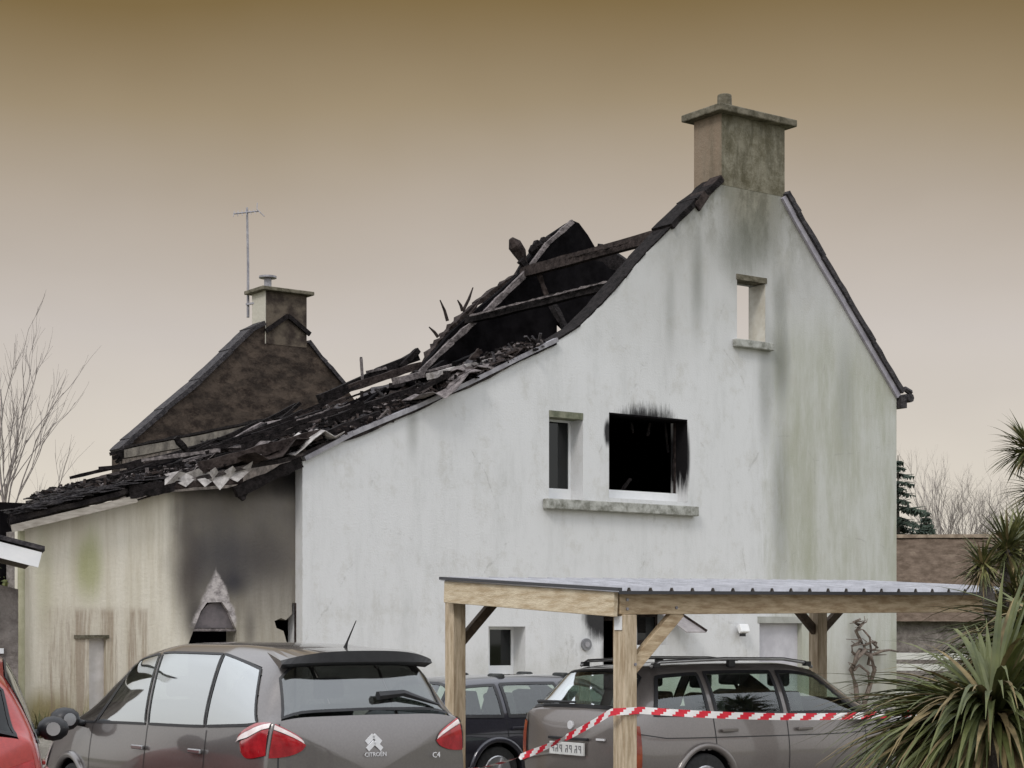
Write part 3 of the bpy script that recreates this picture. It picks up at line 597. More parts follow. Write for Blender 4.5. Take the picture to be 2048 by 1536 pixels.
# far gable with its chimney, inner stone face showing
fg = sc([(240, 1010), (240, 905), (262, 884), (330, 824), (400, 765), (460, 706), (502, 664), (528, 650), (566, 628), (600, 655), (616, 686), (650, 728), (692, 776), (760, 870), (760, 1010)], D)
nb = NB('scorched_stone'); bt = nb.t.nodes.new('ShaderNodeTexVoronoi'); bt.inputs['Scale'].default_value = 3.2
mp = nb.t.nodes.new('ShaderNodeMapping'); mp.inputs['Scale'].default_value = (1, 1, 2); nb.t.links.new(nb.co, mp.inputs[0]); nb.t.links.new(mp.outputs[0], bt.inputs['Vector'])
c_ = nb.mix(nb.rng(nb.noise(2.5, (1, 1, 1.6), 8, .75), .36, .62), (.022, .015, .012), (.10, .075, .058)); sv = nb.t.nodes.new('ShaderNodeSeparateXYZ'); nb.t.links.new(bt.outputs['Color'], sv.inputs[0]); c_ = nb.mix(nb.math('MULTIPLY', sv.outputs[0], .5), c_, (.03, .024, .02)); c_ = nb.mix(nb.rng(bt.outputs['Distance'], .10, .0, 0, .5), c_, (.10, .085, .07))
bm = bmesh.new(); slab(bm, fg, [], D, D + .5); fgo = fin('far_gable_wall', bm, nb.done(c_, .9, 9), house)
bm = bmesh.new()
for a, b in zip(fg[1:8], fg[2:8]): bar(bm, (a[0] - .03, D + .22, a[1] + .05), (b[0], D + .22, b[1] + .05), .62, .12, rough=.05, nseg=4)
fin('far_verge', bm, M['slate'], house); bm = bmesh.new()
for a, b in zip(fg[10:13], fg[11:13]): bar(bm, (a[0], D + .22, a[1] + .04), (b[0], D + .22, b[1] + .04), .6, .10, rough=.06, nseg=4)
fin('far_verge', bm, M['slate'], house)
bm = bmesh.new(); a = H.at(236, 902, D)
for i in range(5): bar(bm, (a[0] - .25 + i * .08, D - .1, a[1] - .1 - (i % 3) * .1), (a[0] + .3, D - .1, a[1] + .05), .1, .08, rough=.3, nseg=3)
fin('burnt_eave_end', bm, M['char'], house)
uw = fg[1][0]; zw = fg[1][1]
bm = bmesh.new(); box(bm, (uw, 7, .3), (uw + .4, D - .003, zw - .18)); fin('rear_side_wall', bm, mat('sooty_side_stone', (.07, .058, .05), (.18, .15, .13), .9, 4, bump=.8), house)
bm = bmesh.new(); bar(bm, (uw + .15, D - .3, zw - .06), (uw + .15, 10.5, zw - .06), .35, .22, rough=.08, nseg=14); fin('wall_plate', bm, mat('scorched_plate', (.07, .06, .05), (.18, .16, .135), .9, 3, bump=.5), house)
bm = bmesh.new(); bar(bm, (uw + .1, D - .2, zw + .12), (uw + .1, 9.5, zw + .12), .15, .06, rough=.3, nseg=24); fin('charred_timber', bm, M['char'], house)
f0 = H.at(530, 620, D); f1 = H.at(613, 620, D); fz0 = H.at(560, 690, D)[1]; fz1 = H.at(560, 585, D)[1]; fd = H.dep(504, f0[0]) - D
bm = bmesh.new(); box(bm, (f0[0], D - .01, fz0), (f1[0], D + fd, fz1))
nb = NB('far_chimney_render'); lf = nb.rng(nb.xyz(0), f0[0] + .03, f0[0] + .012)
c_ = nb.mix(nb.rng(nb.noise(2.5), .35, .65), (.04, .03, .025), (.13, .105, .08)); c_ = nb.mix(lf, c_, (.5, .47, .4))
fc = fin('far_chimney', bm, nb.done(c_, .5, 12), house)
bm = bmesh.new(); cap(bm, f0[0], f1[0], D, D + fd, fz1, .16, .10, .05); fin('cap', bm, M['cement'], fc, bevel=.02)
bm = bmesh.new(); ux = (f0[0] + f1[0]) / 2 - .35; cyl(bm, (ux, D + fd / 2, fz1 + .1), .10, .32, 12); cyl(bm, (ux, D + fd / 2, fz1 + .42), .24, .05, 14); fin('chimney_cowl', bm, M['zinc'], fc)
bm = bmesh.new(); p0 = H.at(553, 665, D); p1 = H.at(605, 668, D); pk = H.at(574, 632, D)
bar(bm, (p0[0] - .35, D - .06, p0[1]), (pk[0], D - .06, pk[1]), .06, .12); bar(bm, (pk[0], D - .06, pk[1]), (p1[0] + .2, D - .06, p1[1]), .06, .12); fin('roof_scar', bm, M['char'], fc)
ua = f0[0]; va = H.dep(497, ua)
ant = link('television_antenna', None, house); ant.location = (0, 0, 0)
an = H.at(496, 635, va); at_ = H.at(494, 415, va)
bm = bmesh.new(); tube(bm, [(an[0], va, an[1]), (an[0] + .0, va, (an[1] + at_[1]) / 2), (at_[0], va, at_[1])], [.04, .035, .03], 8); fin('mast', bm, M['zinc'], ant)
bm = bmesh.new(); tube(bm, [(at_[0] + .35, va, at_[1] - .05), (at_[0] - .45, va - .1, at_[1] - .25)], .022, 6)
for k in range(7):
    t = k / 6; c = Vector((at_[0] + .35 - .8 * t, va - .1 * t, at_[1] - .05 - .2 * t)); hl = .28 - .12 * t; tube(bm, [c + Vector((.1, hl, .12)), c - Vector((.1, hl, .12))], .009, 4)
for s_ in (-1, 1): tube(bm, [(at_[0] + .3, va, at_[1]), (at_[0] + .42, va + s_ * .2, at_[1] + .22 * s_)], .012, 4)
fin('aerial', bm, M['zinc'], ant)
bm = bmesh.new(); bar(bm, (an[0] - .05, va, an[1] + .35), (f0[0] + .1, D + fd * .5, an[1] + .35), .05, .05); fin('bracket', bm, M['zinc'], ant)

# small things on the wall
u_, z_ = zu(1477, 1264); lamp = thing('floodlight', 'small white floodlight fixed high on the white wall near the carport', 'light', H.w(u_, -.01, z_), AL)
bm = bmesh.new(); bar(bm, (0, 0, 0), (0, -.12, .02), .05, .05); fin('bracket', bm, M['dark'], lamp)
bm = bmesh.new(); bar(bm, (-.11, -.12, .06), (.11, -.12, .06), .10, .16, up=Vector((0, .4, 1))); fin('lamp_head', bm, M['white'], lamp, bevel=.02)
bm = bmesh.new(); bar(bm, (-.05, -.10, -.05), (.05, -.10, -.05), .06, .06); fin('sensor', bm, M['dark'], lamp)
u_, z_ = zu(1171, 1289); vent = thing('round_vent', 'round grey wall vent left of the burnt doorway', 'vent', H.w(u_, -.005, z_), AL)
bm = bmesh.new(); tube(bm, [(0, 0, 0), (0, -.04, 0)], .105, 24); fin('ring', bm, mat('grey_vent', (.16, .16, .17), (.22, .22, .23), .6), vent)
bm = bmesh.new(); tube(bm, [(0, -.041, 0), (0, -.055, 0)], .05, 20); fin('hub', bm, M['zinc'], vent)
a = zu(1352, 1232); canopy = thing('door_canopy', 'small scorched grey canopy projecting from the wall right of the corner post', 'canopy', H.w(a[0], -.01, a[1]), AL)
bm = bmesh.new(); v = [bm.verts.new(p) for p in ((-.35, 0, .05), (.05, 0, .05), (.25, -.5, -.28), (-.2, -.5, -.28))]; f = bm.faces.new(v)
ex = bmesh.ops.extrude_face_region(bm, geom=[f])
for q in ex['geom']:
    if isinstance(q, bmesh.types.BMVert): q.co.z -= .02
fin('panel', bm, mat('scorched_panel', (.24, .22, .22), (.36, .33, .33), .5, 5), canopy)
bm = bmesh.new(); bar(bm, (.06, 0, .06), (.27, -.5, -.27), .03, .05); fin('bracket', bm, M['charbrown'], canopy)
# bare wisteria against the wall
uv, zv = zu(1727, 1400); wis = thing('bare_vine', 'leafless twisted vine climbing the right end of the white wall', 'vine', H.w(uv, -.12, .3), AL)
random.seed(14); bm = bmesh.new()
def P(px, py, dv=0): a = H.at(px, py, -.12); return (a[0] - uv, dv, a[1] - .3)
stems = [[(1722, 1440), (1715, 1400), (1712, 1370), (1705, 1340), (1712, 1315), (1728, 1300), (1722, 1280), (1712, 1262), (1720, 1250)],
         [(1724, 1440), (1728, 1400), (1740, 1375), (1744, 1340), (1738, 1312), (1722, 1300), (1710, 1310), (1704, 1330)],
         [(1738, 1330), (1742, 1300), (1735, 1275), (1728, 1262)], [(1712, 1310), (1700, 1304), (1704, 1292), (1716, 1288)],
         [(1740, 1310), (1760, 1302), (1775, 1300), (1800, 1303)], [(1706, 1340), (1722, 1330), (1735, 1345), (1738, 1370)], [(1720, 1250), (1708, 1244), (1716, 1238)], [(1730, 1290), (1744, 1284), (1752, 1296)]]
for i, s_ in enumerate(stems):
    tube(bm, [P(x, y, random.uniform(-.08, .05)) for x, y in s_], [(.055 if i < 2 else .03) * (1 - .5 * k / len(s_)) for k in range(len(s_))], 7)
for i in range(40):
    x, y = random.choice(random.choice(stems)); x2, y2 = x + random.gauss(0, 12), y - random.uniform(-6, 18)
    tube(bm, [P(x, y), P((x + x2) / 2 + 2, (y + y2) / 2, -.05), P(x2, y2)], [.018, .012, .006], 5)
fin('stems', bm, M['vine'], wis, smooth=True)

# ------------------------------------------------------------------ carport
Y0 = 16.0; C = Frame((226 / F * Y0, Y0))
cp = thing('carport', 'open timber carport with pale posts, diagonal braces and grey ribbed metal roof', 'carport', (C.O.x, C.O.y, 0), AL)
PW = .15; WD = 2.62; LN = 5.9
bz0 = CZ + (HY - 1228) / F * Y0; bz1 = CZ + (HY - 1186) / F * Y0
def ptop(u, v): return bz1 + .06 * v + .012 * u
def post(u, v, w=PW):
    bm = bmesh.new(); box(bm, (u - w / 2, v - w / 2, 0), (u + w / 2, v + w / 2, ptop(u, v) - .19)); return fin('post', bm, M['timber_post'], cp, bevel=.008)
_u3 = C.at(1636, 1250, WD)[0]
P0_, P1_, P2_ = (0, 0), (0, WD), (_u3, WD)
for u, v in (P0_, P1_, P2_, (LN - .3, 0)): post(u, v)
bm = bmesh.new(); bar(bm, (-.10, 0, bz1 - .095), (LN, 0, ptop(LN, 0) - .095), .10, .19); fin('front_beam', bm, M['timber'], cp, bevel=.006)
bm = bmesh.new(); bar(bm, (-.10, WD, ptop(0, WD) - .095), (LN, WD, ptop(LN, WD) - .095), .10, .19); fin('rear_beam', bm, M['timber'], cp, bevel=.006)
ms = mat('treated_timber_side', (.46, .35, .22), (.68, .58, .42), .75, 3.0, stretch=(8, 1.5, 8), bump=.3, bscale=20)
bm = bmesh.new(); bar(bm, (-.10 - .053, -.06, bz1 - .10), (-.153, WD - .06, ptop(0, WD) - .096), .05, .22); fin('side_beam', bm, ms, cp, bevel=.006)
for k in range(1, 8):
    u = LN * k / 8; bm = bmesh.new(); bar(bm, (u, .06, bz1 + .02 - .06), (u, WD - .06, ptop(u, WD) - .04 - .02), .05, .09); fin('rafter', bm, M['brace'], cp)
def brace(a, b, m='brace', w=.09):
    bm = bmesh.new(); bar(bm, a, b, .07, w); fin('brace', bm, M[m], cp, bevel=.006)
brace((.04, 0, bz0 - .50), (.62, 0, bz0 + .03), 'timber', .12)
zb = ptop(0, WD) - .19
brace((.05, WD, zb - .42), (.50, WD, zb + .02)); zb = ptop(_u3, WD) - .19
brace((_u3 - .04, WD, zb - .36), (_u3 - .48, WD, zb + .02)); brace((_u3 + .04, WD, zb - .36), (_u3 + .52, WD, zb + .02))
for (u, z) in ((-.02, bz1 - .06), (-.02, bz1 - .14), (.05, bz0 - .44), (.55, bz0 + .06)):
    bm = bmesh.new(); tube(bm, [(u, -.076 if z < bz0 else -.05, z), (u, -.088 if z < bz0 else -.062, z)], .014, 8); fin('bolt', bm, M['zinc'], cp)
# ribbed sheet roof: raised ribs run up the slope
bm = bmesh.new(); uu = [-.2]; zz_ = [0]; sp = .245; u = -.12
while u < LN + .1:
    for du, h in ((0, 0), (.018, .04), (.045, .04), (.063, 0)): uu.append(u + du); zz_.append(h)
    u += sp
uu.append(u); zz_.append(0); rows = []
for v in (-.16, WD / 2, WD - .03): rows.append([bm.verts.new((x, v, ptop(x, v) + .012 + h)) for x, h in zip(uu, zz_)])
for r0, r1 in zip(rows, rows[1:]):
    for i in range(len(uu) - 1): bm.faces.new((r0[i], r0[i + 1], r1[i + 1], r1[i]))
ex = bmesh.ops.extrude_face_region(bm, geom=bm.faces[:])
for q in ex['geom']:
    if isinstance(q, bmesh.types.BMVert): q.co.z += .004
rf = fin('roof_sheet', bm, M['steel'], cp)
bm = bmesh.new(); bar(bm, (-.19, -.16, ptop(0, -.16) + .035), (-.19, WD - .03, ptop(0, WD - .03) + .035), .05, .03); fin('verge_trim', bm, mat('dark_verge', (.05, .05, .055), None, .4), cp)
bm = bmesh.new(); bar(bm, (-.2, -.165, ptop(0, 0) - .002), (uu[-1], -.165, ptop(LN, 0) - .002), .012, .03); fin('drip_edge', bm, mat('dark_drip_edge', (.03, .03, .035), None, .4), cp)
bm = bmesh.new(); box(bm, (-.086, -.055, bz0 - .14), (-.078, .045, bz0 - .02)); cl = fin('small_notice', bm, M['white'])
cl.parent = None; cl.location = (C.O.x, C.O.y, 0); cl.rotation_euler = (0, 0, AL)
for q in cl.data.vertices: q.co = (q.co.y, q.co.x, q.co.z) if False else q.co
tag(cl, 'small white notice pinned at the top of the nearest carport post', 'notice')

# ------------------------------------------------------------------ cars
def pchip(xs, ys):
    n = len(xs); h = [xs[i + 1] - xs[i] for i in range(n - 1)]; d = [(ys[i + 1] - ys[i]) / h[i] for i in range(n - 1)]
    m = [0] * n; m[0] = d[0]; m[-1] = d[-1]
    for i in range(1, n - 1):
        if d[i - 1] * d[i] > 0:
            w1_, w2_ = 2 * h[i] + h[i - 1], h[i] + 2 * h[i - 1]; m[i] = (w1_ + w2_) / (w1_ / d[i - 1] + w2_ / d[i])
    def f(x):
        x = min(max(x, xs[0]), xs[-1]); i = 0
        while i < n - 2 and x > xs[i + 1]: i += 1
        t = (x - xs[i]) / h[i]; t2, t3 = t * t, t * t * t
        return (2 * t3 - 3 * t2 + 1) * ys[i] + (t3 - 2 * t2 + t) * h[i] * m[i] + (-2 * t3 + 3 * t2) * ys[i + 1] + (t3 - t2) * h[i] * m[i + 1]
    return f
class Car:
    """body surface S(s,t): s runs along the length (beyond the ends it closes the nose and the tail), t round the section"""
    def __init__(c, sp):
        c.sp = sp; st = sp['st']; xs = [r[0] for r in st]; c.x0, c.x1 = xs[0], xs[-1]
        # columns: x, z_roof, w_roof, z_belt, w_belt, w_mid, z_bot
        c.f = [pchip(xs, [r[i] for r in st]) for i in range(1, 7)]; c.cache = {}
        c.bulge = sp.get('bulge', .07)
    def sec(c, x):
        k = round(x, 4)
        if k not in c.cache:
            zr, wr_, zb_, wb, wm, z0 = [f(x) for f in c.f]; dr = zr - zb_; sh = min(.075, dr * .35) + c.sp.get('rsh', 0) * max(0, min(1, (-1.1 - x) / .8)) * min(1, dr / .3)
            ys = [0, wm * .80, wm * .96, wm, wb, wr_, wr_ * .72, 0]; zs = [z0, z0, z0 + .10, z0 + (zb_ - z0) * .52, zb_, zr - sh, zr - sh * .18, zr]
            T = list(range(8)); c.cache[k] = (pchip(T, ys), pchip(T, zs))
        return c.cache[k]
    def S(c, s, t):
        sg = 1
        if t > 7: t = 14 - t; sg = -1
        x = min(max(s, c.x0), c.x1); fy, fz = c.sec(x); y, z = fy(t), fz(t)
        ex = abs(s - x)
        if ex > 0:
            k = max(0, 1 - ex); zc = c.sp.get('zc', .62); bl = c.bulge
            y *= k; z = zc + (z - zc) * k; x += (1 if s > x else -1) * bl * (1 - k ** 2.2)
        return Vector((x, y * sg, z))
    def n(c, s, t):
        e = .004; a = c.S(s + e, t) - c.S(s - e, t); b = c.S(s, min(t + e * 3, 14)) - c.S(s, max(t - e * 3, 0)); v = a.cross(b)
        if v.length < 1e-9: return Vector((0, 0, 1))
        v.normalize(); p = c.S(s, t)
        if v.dot(p - Vector((max(min(p.x, c.x1 - .8), c.x0 + .8), 0, .7))) < 0: v = -v
        return v
    def patch(c, bm, q, off=.004, nu=14, nv=8, thick=0):
        """q: four (s,t) corners, bilinear, or a function"""
        g = []
        for i in range(nu + 1):
            r = []
            for j in range(nv + 1):
                a, b = i / nu, j / nv
                s = (q[0][0] * (1 - a) + q[1][0] * a) * (1 - b) + (q[3][0] * (1 - a) + q[2][0] * a) * b
                t = (q[0][1] * (1 - a) + q[1][1] * a) * (1 - b) + (q[3][1] * (1 - a) + q[2][1] * a) * b
                r.append(bm.verts.new(c.S(s, t) + c.n(s, t) * off))
            g.append(r)
        for i in range(nu):
            for j in range(nv): bm.faces.new((g[i][j], g[i + 1][j], g[i + 1][j + 1], g[i][j + 1]))
    def lens(c, bm, q, mi_):
        _, s0, s1, tc_, hh, f0_, f1_ = q; g = []
        for i in range(17):
            a = i / 16; k = math.sqrt(max(0, 1 - a ** 2.6)) * (1 - .12 * a) ; row = []
            for j in range(9):
                fr = f0_ + (f1_ - f0_) * j / 8; t = tc_ + hh * fr * k + .04 * a; s_ = s0 + (s1 - s0) * a; t = 14 - t if mi_ else t
                row.append(bm.verts.new(c.S(s_, t) + c.n(s_, t) * (.008 + .016 * (1 - fr * fr) * k)))
            g.append(row)
        for i in range(16):
            for j in range(8): bm.faces.new((g[i][j], g[i + 1][j], g[i + 1][j + 1], g[i][j + 1]))
    def ribbon(c, bm, pts, w, off=.006, closed=False, sub=8):
        P_ = []
        seq = pts + ([pts[0]] if closed else [])
        for a, b in zip(seq, seq[1:]):
            for k in range(sub): P_.append((a[0] + (b[0] - a[0]) * k / sub, a[1] + (b[1] - a[1]) * k / sub))
        P_.append(seq[-1]); W_ = [c.S(*p) + c.n(*p) * off for p in P_]; prev = None; first = None
        for i, p in enumerate(P_):
            if closed: d = W_[(i + 1) % (len(W_) - 1)] - W_[(i - 1) % (len(W_) - 1)]
            else: d = W_[min(i + 1, len(W_) - 1)] - W_[max(i - 1, 0)]
            nn = c.n(*p); sd_ = d.cross(nn)
            if sd_.length < 1e-9: continue
            sd_.normalize(); a, b = bm.verts.new(W_[i] + sd_ * w / 2), bm.verts.new(W_[i] - sd_ * w / 2)
            if prev: bm.faces.new((prev[0], prev[1], b, a))
            prev = (a, b)
def inq(q, s, t):
    ins = True
    sg = 0
    for i in range(len(q)):
        a, b = q[i], q[(i + 1) % len(q)]; cr_ = (b[0] - a[0]) * (t - a[1]) - (b[1] - a[1]) * (s - a[0])
        if sg == 0: sg = 1 if cr_ > 0 else -1
        elif (cr_ > 0) != (sg > 0): return False
    return True
def build_car(name, label, cat, loc, heading, sp):
    root = thing(name, label, cat, loc, heading, None); c = Car(sp); P_ = sp['paint']
    mir = lambda q: [(s, 14 - t) for s, t in q]
    wins = []                                   # (name, quad, material)
    for q in sp['side']: wins += [('side_window', q, sp['gs']), ('side_window', mir(q), sp['gs'])]
    wins.append(('rear_window', sp['rear'], sp['gr'])); wins.append(('windscreen', sp['front'], sp['gs']))
    # body with openings left for windows and wheels
    bm = bmesh.new(); ns = int((c.x1 - c.x0) / .032); ss = [c.x0 - 1 + .001] + [c.x0 - k for k in (.8, .6, .45, .32, .22, .15, .1, .06, .03, .012)] + [c.x0 + (c.x1 - c.x0) * i / ns for i in range(ns + 1)] + [c.x1 + k for k in (.012, .03, .06, .1, .15, .22, .32, .45, .6, .8)] + [c.x1 + .999]
    ts = [i * 7 / 48 for i in range(97)]; G = [[bm.verts.new(c.S(s, t)) for t in ts[:-1]] for s in ss]; nT = len(ts) - 1
    R_ = sp['rw'] + .055
    for i in range(len(ss) - 1):
        for j in range(nT):
            sm_, tm = (ss[i] + ss[i + 1]) / 2, (ts[j] + ts[j + 1]) / 2
            if any(inq(q, sm_, tm) for _, q, _ in wins): continue
            tt = tm if tm < 7 else 14 - tm
            if .9 < tt < 4:
                p = c.S(sm_, tm)
                if any((p.x - wx) ** 2 + (p.z - sp['rw']) ** 2 < R_ ** 2 for wx in sp['wx']): continue
            bm.faces.new((G[i][j], G[i + 1][j], G[i + 1][(j + 1) % nT], G[i][(j + 1) % nT]))
    bmesh.ops.remove_doubles(bm, verts=bm.verts, dist=.0006); bmesh.ops.delete(bm, geom=[v for v in bm.verts if not v.link_faces], context='VERTS')
    body = fin('body', bm, P_, root, smooth=True)
    for nm, q, m in wins:
        bm = bmesh.new(); c.patch(bm, q, .003, 18, 10); w = fin(nm, bm, m, root, smooth=True)
        bm = bmesh.new(); c.ribbon(bm, list(q), sp.get('fw', .045), .007, True, 14); fin('frame', bm, M['dark'], w, smooth=True)
    # seams
    for ln in sp['seams']:
        for l2 in (ln, mir(ln)):
            bm = bmesh.new(); c.ribbon(bm, l2, .009, .003, False, 10); fin('panel_gap', bm, M['dark'], body, smooth=True)
    bm = bmesh.new()
    c.ribbon(bm, sp['tail_seam'], .010, .003, False, 12)
    fin('panel_gap', bm, M['dark'], body, smooth=True)
    # interior
    bm = bmesh.new(); w = sp['st'][len(sp['st']) // 2][5] * .86; zf = .42; box(bm, (c.x0 + .35, -w, zf - .12), (c.x1 - .9, w, zf)); box(bm, (c.x0 + .12, -w, zf - .1), (c.x0 + .9, w, sp['shelf'])); box(bm, (c.x1 - 1.35, -w, zf), (c.x1 - 1.1, w, sp['dash'])); fin('interior', bm, M['seat'], root)
    for sx_ in sp['seats']:
        for sy in (-.36, .36):
            bm = bmesh.new(); box(bm, (sx_ - .05, sy - .24, zf), (sx_ + .5, sy + .24, zf + .2)); bar(bm, (sx_, sy, zf + .15), (sx_ - .17, sy, zf + .74), .46, .13, up=Vector((0, 1, 0)) if False else Vector((1, 0, 0)))
            st_ = fin('seat', bm, M['seat'], root, bevel=.03)
            bm = bmesh.new(); bar(bm, (sx_ - .19, sy - .13, zf + .88), (sx_ - .19, sy + .13, zf + .88), .09, .17); fin('headrest', bm, M['seat'], st_, bevel=.03)
    # wheels, arches
    for wx in sp['wx']:
        for sg in (-1, 1):
            wm = c.f[4](wx); r = sp['rw']; y = sg * (wm - .11)
            bm = bmesh.new(); tube(bm, [(wx, y - .10, r), (wx, y - .085, r), (wx, y + .085, r), (wx, y + .10, r)], [r * .93, r, r, r * .93], 28); tw = fin('wheel', bm, M['rubber'], root, smooth=False, bevel=.01)
            bm = bmesh.new(); tube(bm, [(wx, y + sg * .095, r), (wx, y + sg * .108, r)], [r * .66, r * .60], 24)
            for k in range(5):
                a = k * 2 * math.pi / 5; bar(bm, (wx, y + sg * .115, r), (wx + math.cos(a) * r * .6, y + sg * .108, r + math.sin(a) * r * .6), .05, .03)
            fin('rim', bm, M['rim'], tw)
            bm = bmesh.new(); n_ = 20; pr = None
            for k in range(n_ + 1):
                a = math.pi * (k / n_) * 1.16 - math.pi * .08; ro = R_ + .01
                p = [bm.verts.new((wx + math.cos(a) * ro, sg * yy, r + math.sin(a) * ro)) for yy in (wm - .45, wm - .03)]
                if pr: bm.faces.new((pr[0], pr[1], p[1], p[0]))
                pr = p
            fin('wheel_liner', bm, M['dark'], root)
            bm = bmesh.new(); pts = []
            for k in range(25):
                a = math.pi * (k / 24) * 1.1 - math.pi * .05; zz = r + math.sin(a) * (R_ + .018); xx = wx + math.cos(a) * (R_ + .018)
                lo, hi = 1.0, 4.0
                for _ in range(22):
                    md = (lo + hi) / 2
                    if c.S(xx, md).z < zz: lo = md
                    else: hi = md
                p = c.S(xx, lo); pts.append((xx, sg * (p.y + .004), zz))
            tube(bm, pts, .036, 8); fin('arch_lip', bm, P_, root, smooth=True)
    # lamps
    for nm, q, m in sp['lamps']:
        for mi_ in (0, 1):
            bm = bmesh.new(); c.lens(bm, q, mi_) if q[0] == 'lens' else c.patch(bm, mir(q) if mi_ else q, .012, 16, 8); l_ = fin(nm, bm, m, root, smooth=True)
    # door handles and mirrors
    for hx, ht in sp['handles']:
        for k in (ht, 14 - ht):
            bm = bmesh.new(); p = c.S(hx, k); nn = c.n(hx, k); bar(bm, p + nn * .03 + Vector((-.10, 0, 0)), p + nn * .03 + Vector((.10, 0, 0)), .025, .035); fin('door_handle', bm, sp.get('hm', P_), root, bevel=.008)
    mxp, mt = sp['mirror']
    for sg, k in ((1, mt), (-1, 14 - mt)):
        p = c.S(mxp, k); bm = bmesh.new()
        o_ = Vector((0, sg * .17, .05)); tube(bm, [p - Vector((0, sg * .03, 0)), p + o_ * .5], [.03, .03], 8); 
        ctr = p + o_; rr_ = [(-.09, .045), (-.07, .075), (-.02, .10), (.05, .10), (.10, .075), (.13, .03)]
        rings = []
        for dx, r_ in rr_: rings.append([bm.verts.new((ctr.x + dx, ctr.y + math.cos(a * math.pi / 6) * r_ * 1.25, ctr.z + math.sin(a * math.pi / 6) * r_)) for a in range(12)])
        for r0, r1 in zip(rings, rings[1:]):
            for a in range(12): bm.faces.new((r0[a], r0[(a + 1) % 12], r1[(a + 1) % 12], r1[a]))
        bm.faces.new(rings[0]); bm.faces.new(rings[-1][::-1]); mo = fin('door_mirror', bm, sp.get('mm', M['dark']), root, smooth=True)
        bm = bmesh.new(); tube(bm, [(ctr.x - .091, ctr.y, ctr.z), (ctr.x - .094, ctr.y, ctr.z)], .055, 14); fin('mirror_glass', bm, M['rim'], mo)
    # front lamps, bumpers, plates
    for k in (3.35, 14 - 3.35):
        bm = bmesh.new(); c.patch(bm, [(c.x1 - .22, k - .25 if k < 7 else k + .25), (c.x1 + .22, k - .3 if k < 7 else k + .3), (c.x1 + .22, k + .3 if k < 7 else k - .3), (c.x1 - .28, k + .35 if k < 7 else k - .35)], .01); fin('headlight', bm, M['lamp_pale'], root, smooth=True)
    return root, c

# grey people carrier, rear towards us
spM = dict(paint=M['paint_grey'], gs=M['glass_bright'], gr=M['glass_dark'], rw=.31, wx=(-1.38, 1.32), shelf=.72, dash=.9, seats=(-.75, .45), bulge=.10, zc=.70, fw=.022, rsh=.075,
    #    x     zroof  wroof zbelt wbelt wmid zbot
    st=[(-2.13, 1.135, .735, 1.09, .800, .865, .28), (-2.08, 1.27, .70, 1.085, .83, .895, .25), (-1.98, 1.465, .665, 1.07, .85, .91, .22), (-1.88, 1.585, .645, 1.05, .86, .915, .2), (-1.6, 1.635, .635, 1.03, .87, .915, .2), (-1.0, 1.67, .63, 1.0, .875, .915, .2), (-.2, 1.675, .63, .985, .875, .915, .2),
        (.35, 1.625, .62, .975, .87, .915, .2), (.9, 1.43, .60, .965, .86, .91, .2), (1.3, 1.2, .62, .955, .85, .90, .2), (1.6, 1.055, .66, .92, .82, .89, .2), (1.9, .95, .64, .84, .78, .87, .2), (2.15, .82, .58, .72, .70, .82, .24)],
    side=[[(-1.97, 4.06), (-1.20, 4.06), (-1.08, 4.93), (-1.68, 4.90)], [(-1.17, 4.06), (-.20, 4.06), (.0, 4.93), (-1.05, 4.93)], [(-.13, 4.06), (.86, 4.06), (.50, 4.93), (.07, 4.93)], [(.90, 4.06), (1.46, 4.10), (1.12, 4.72), (.55, 4.92)]],
    rear=[(-2.115, 5.0), (-2.115, 9.0), (-1.93, 8.9), (-1.93, 5.1)], front=[(1.42, 5.15), (1.42, 8.85), (.5, 8.8), (.5, 5.2)],
    seams=[[(-1.26, 1.9), (-1.22, 4.0)], [(-.20, 1.9), (-.18, 4.05)], [(.9, 1.9), (.92, 4.0)]], tail_seam=[(-2.16, 4.35), (-2.22, 3.4), (-2.25, 2.6), (-2.25, 7)][:3],
    lamps=[('taillight', ('lens', -2.14, -2.44, 3.68, .36, -1, .25), M['lamp_red']), ('taillight', ('lens', -2.14, -2.43, 3.68, .36, .30, .70), M['lamp_pale']), ('taillight', ('lens', -2.14, -2.42, 3.68, .36, .73, 1), M['lamp_red']),
           ('taillight', ('lens', -2.12, -1.78, 3.72, .36, -1, .2), M['lamp_red']), ('taillight', ('lens', -2.12, -1.72, 3.72, .36, .26, .70), M['lamp_pale']), ('taillight', ('lens', -2.12, -1.72, 3.72, .36, .73, 1), M['lamp_red'])],
    handles=((-1.12, 3.62), (-.10, 3.62)), hm=M['rim'], mirror=(1.12, 4.0))
hx, hy = -math.sin(AL), math.cos(AL)
# the left rear corner stands at column 520; the car's own +x looks away from the camera to the left
c0 = Vector(((524 - CX) / F * 13.1, 13.1)); ctr = c0 + Vector((hx, hy)) * 2.14 + Vector((ca, sa)) * .90
mpv, cM = build_car('people_carrier', 'grey people carrier with dark roof spoiler and double chevron badge, rear facing us', 'car', (ctr.x, ctr.y, 0), math.atan2(hy, hx), spM)
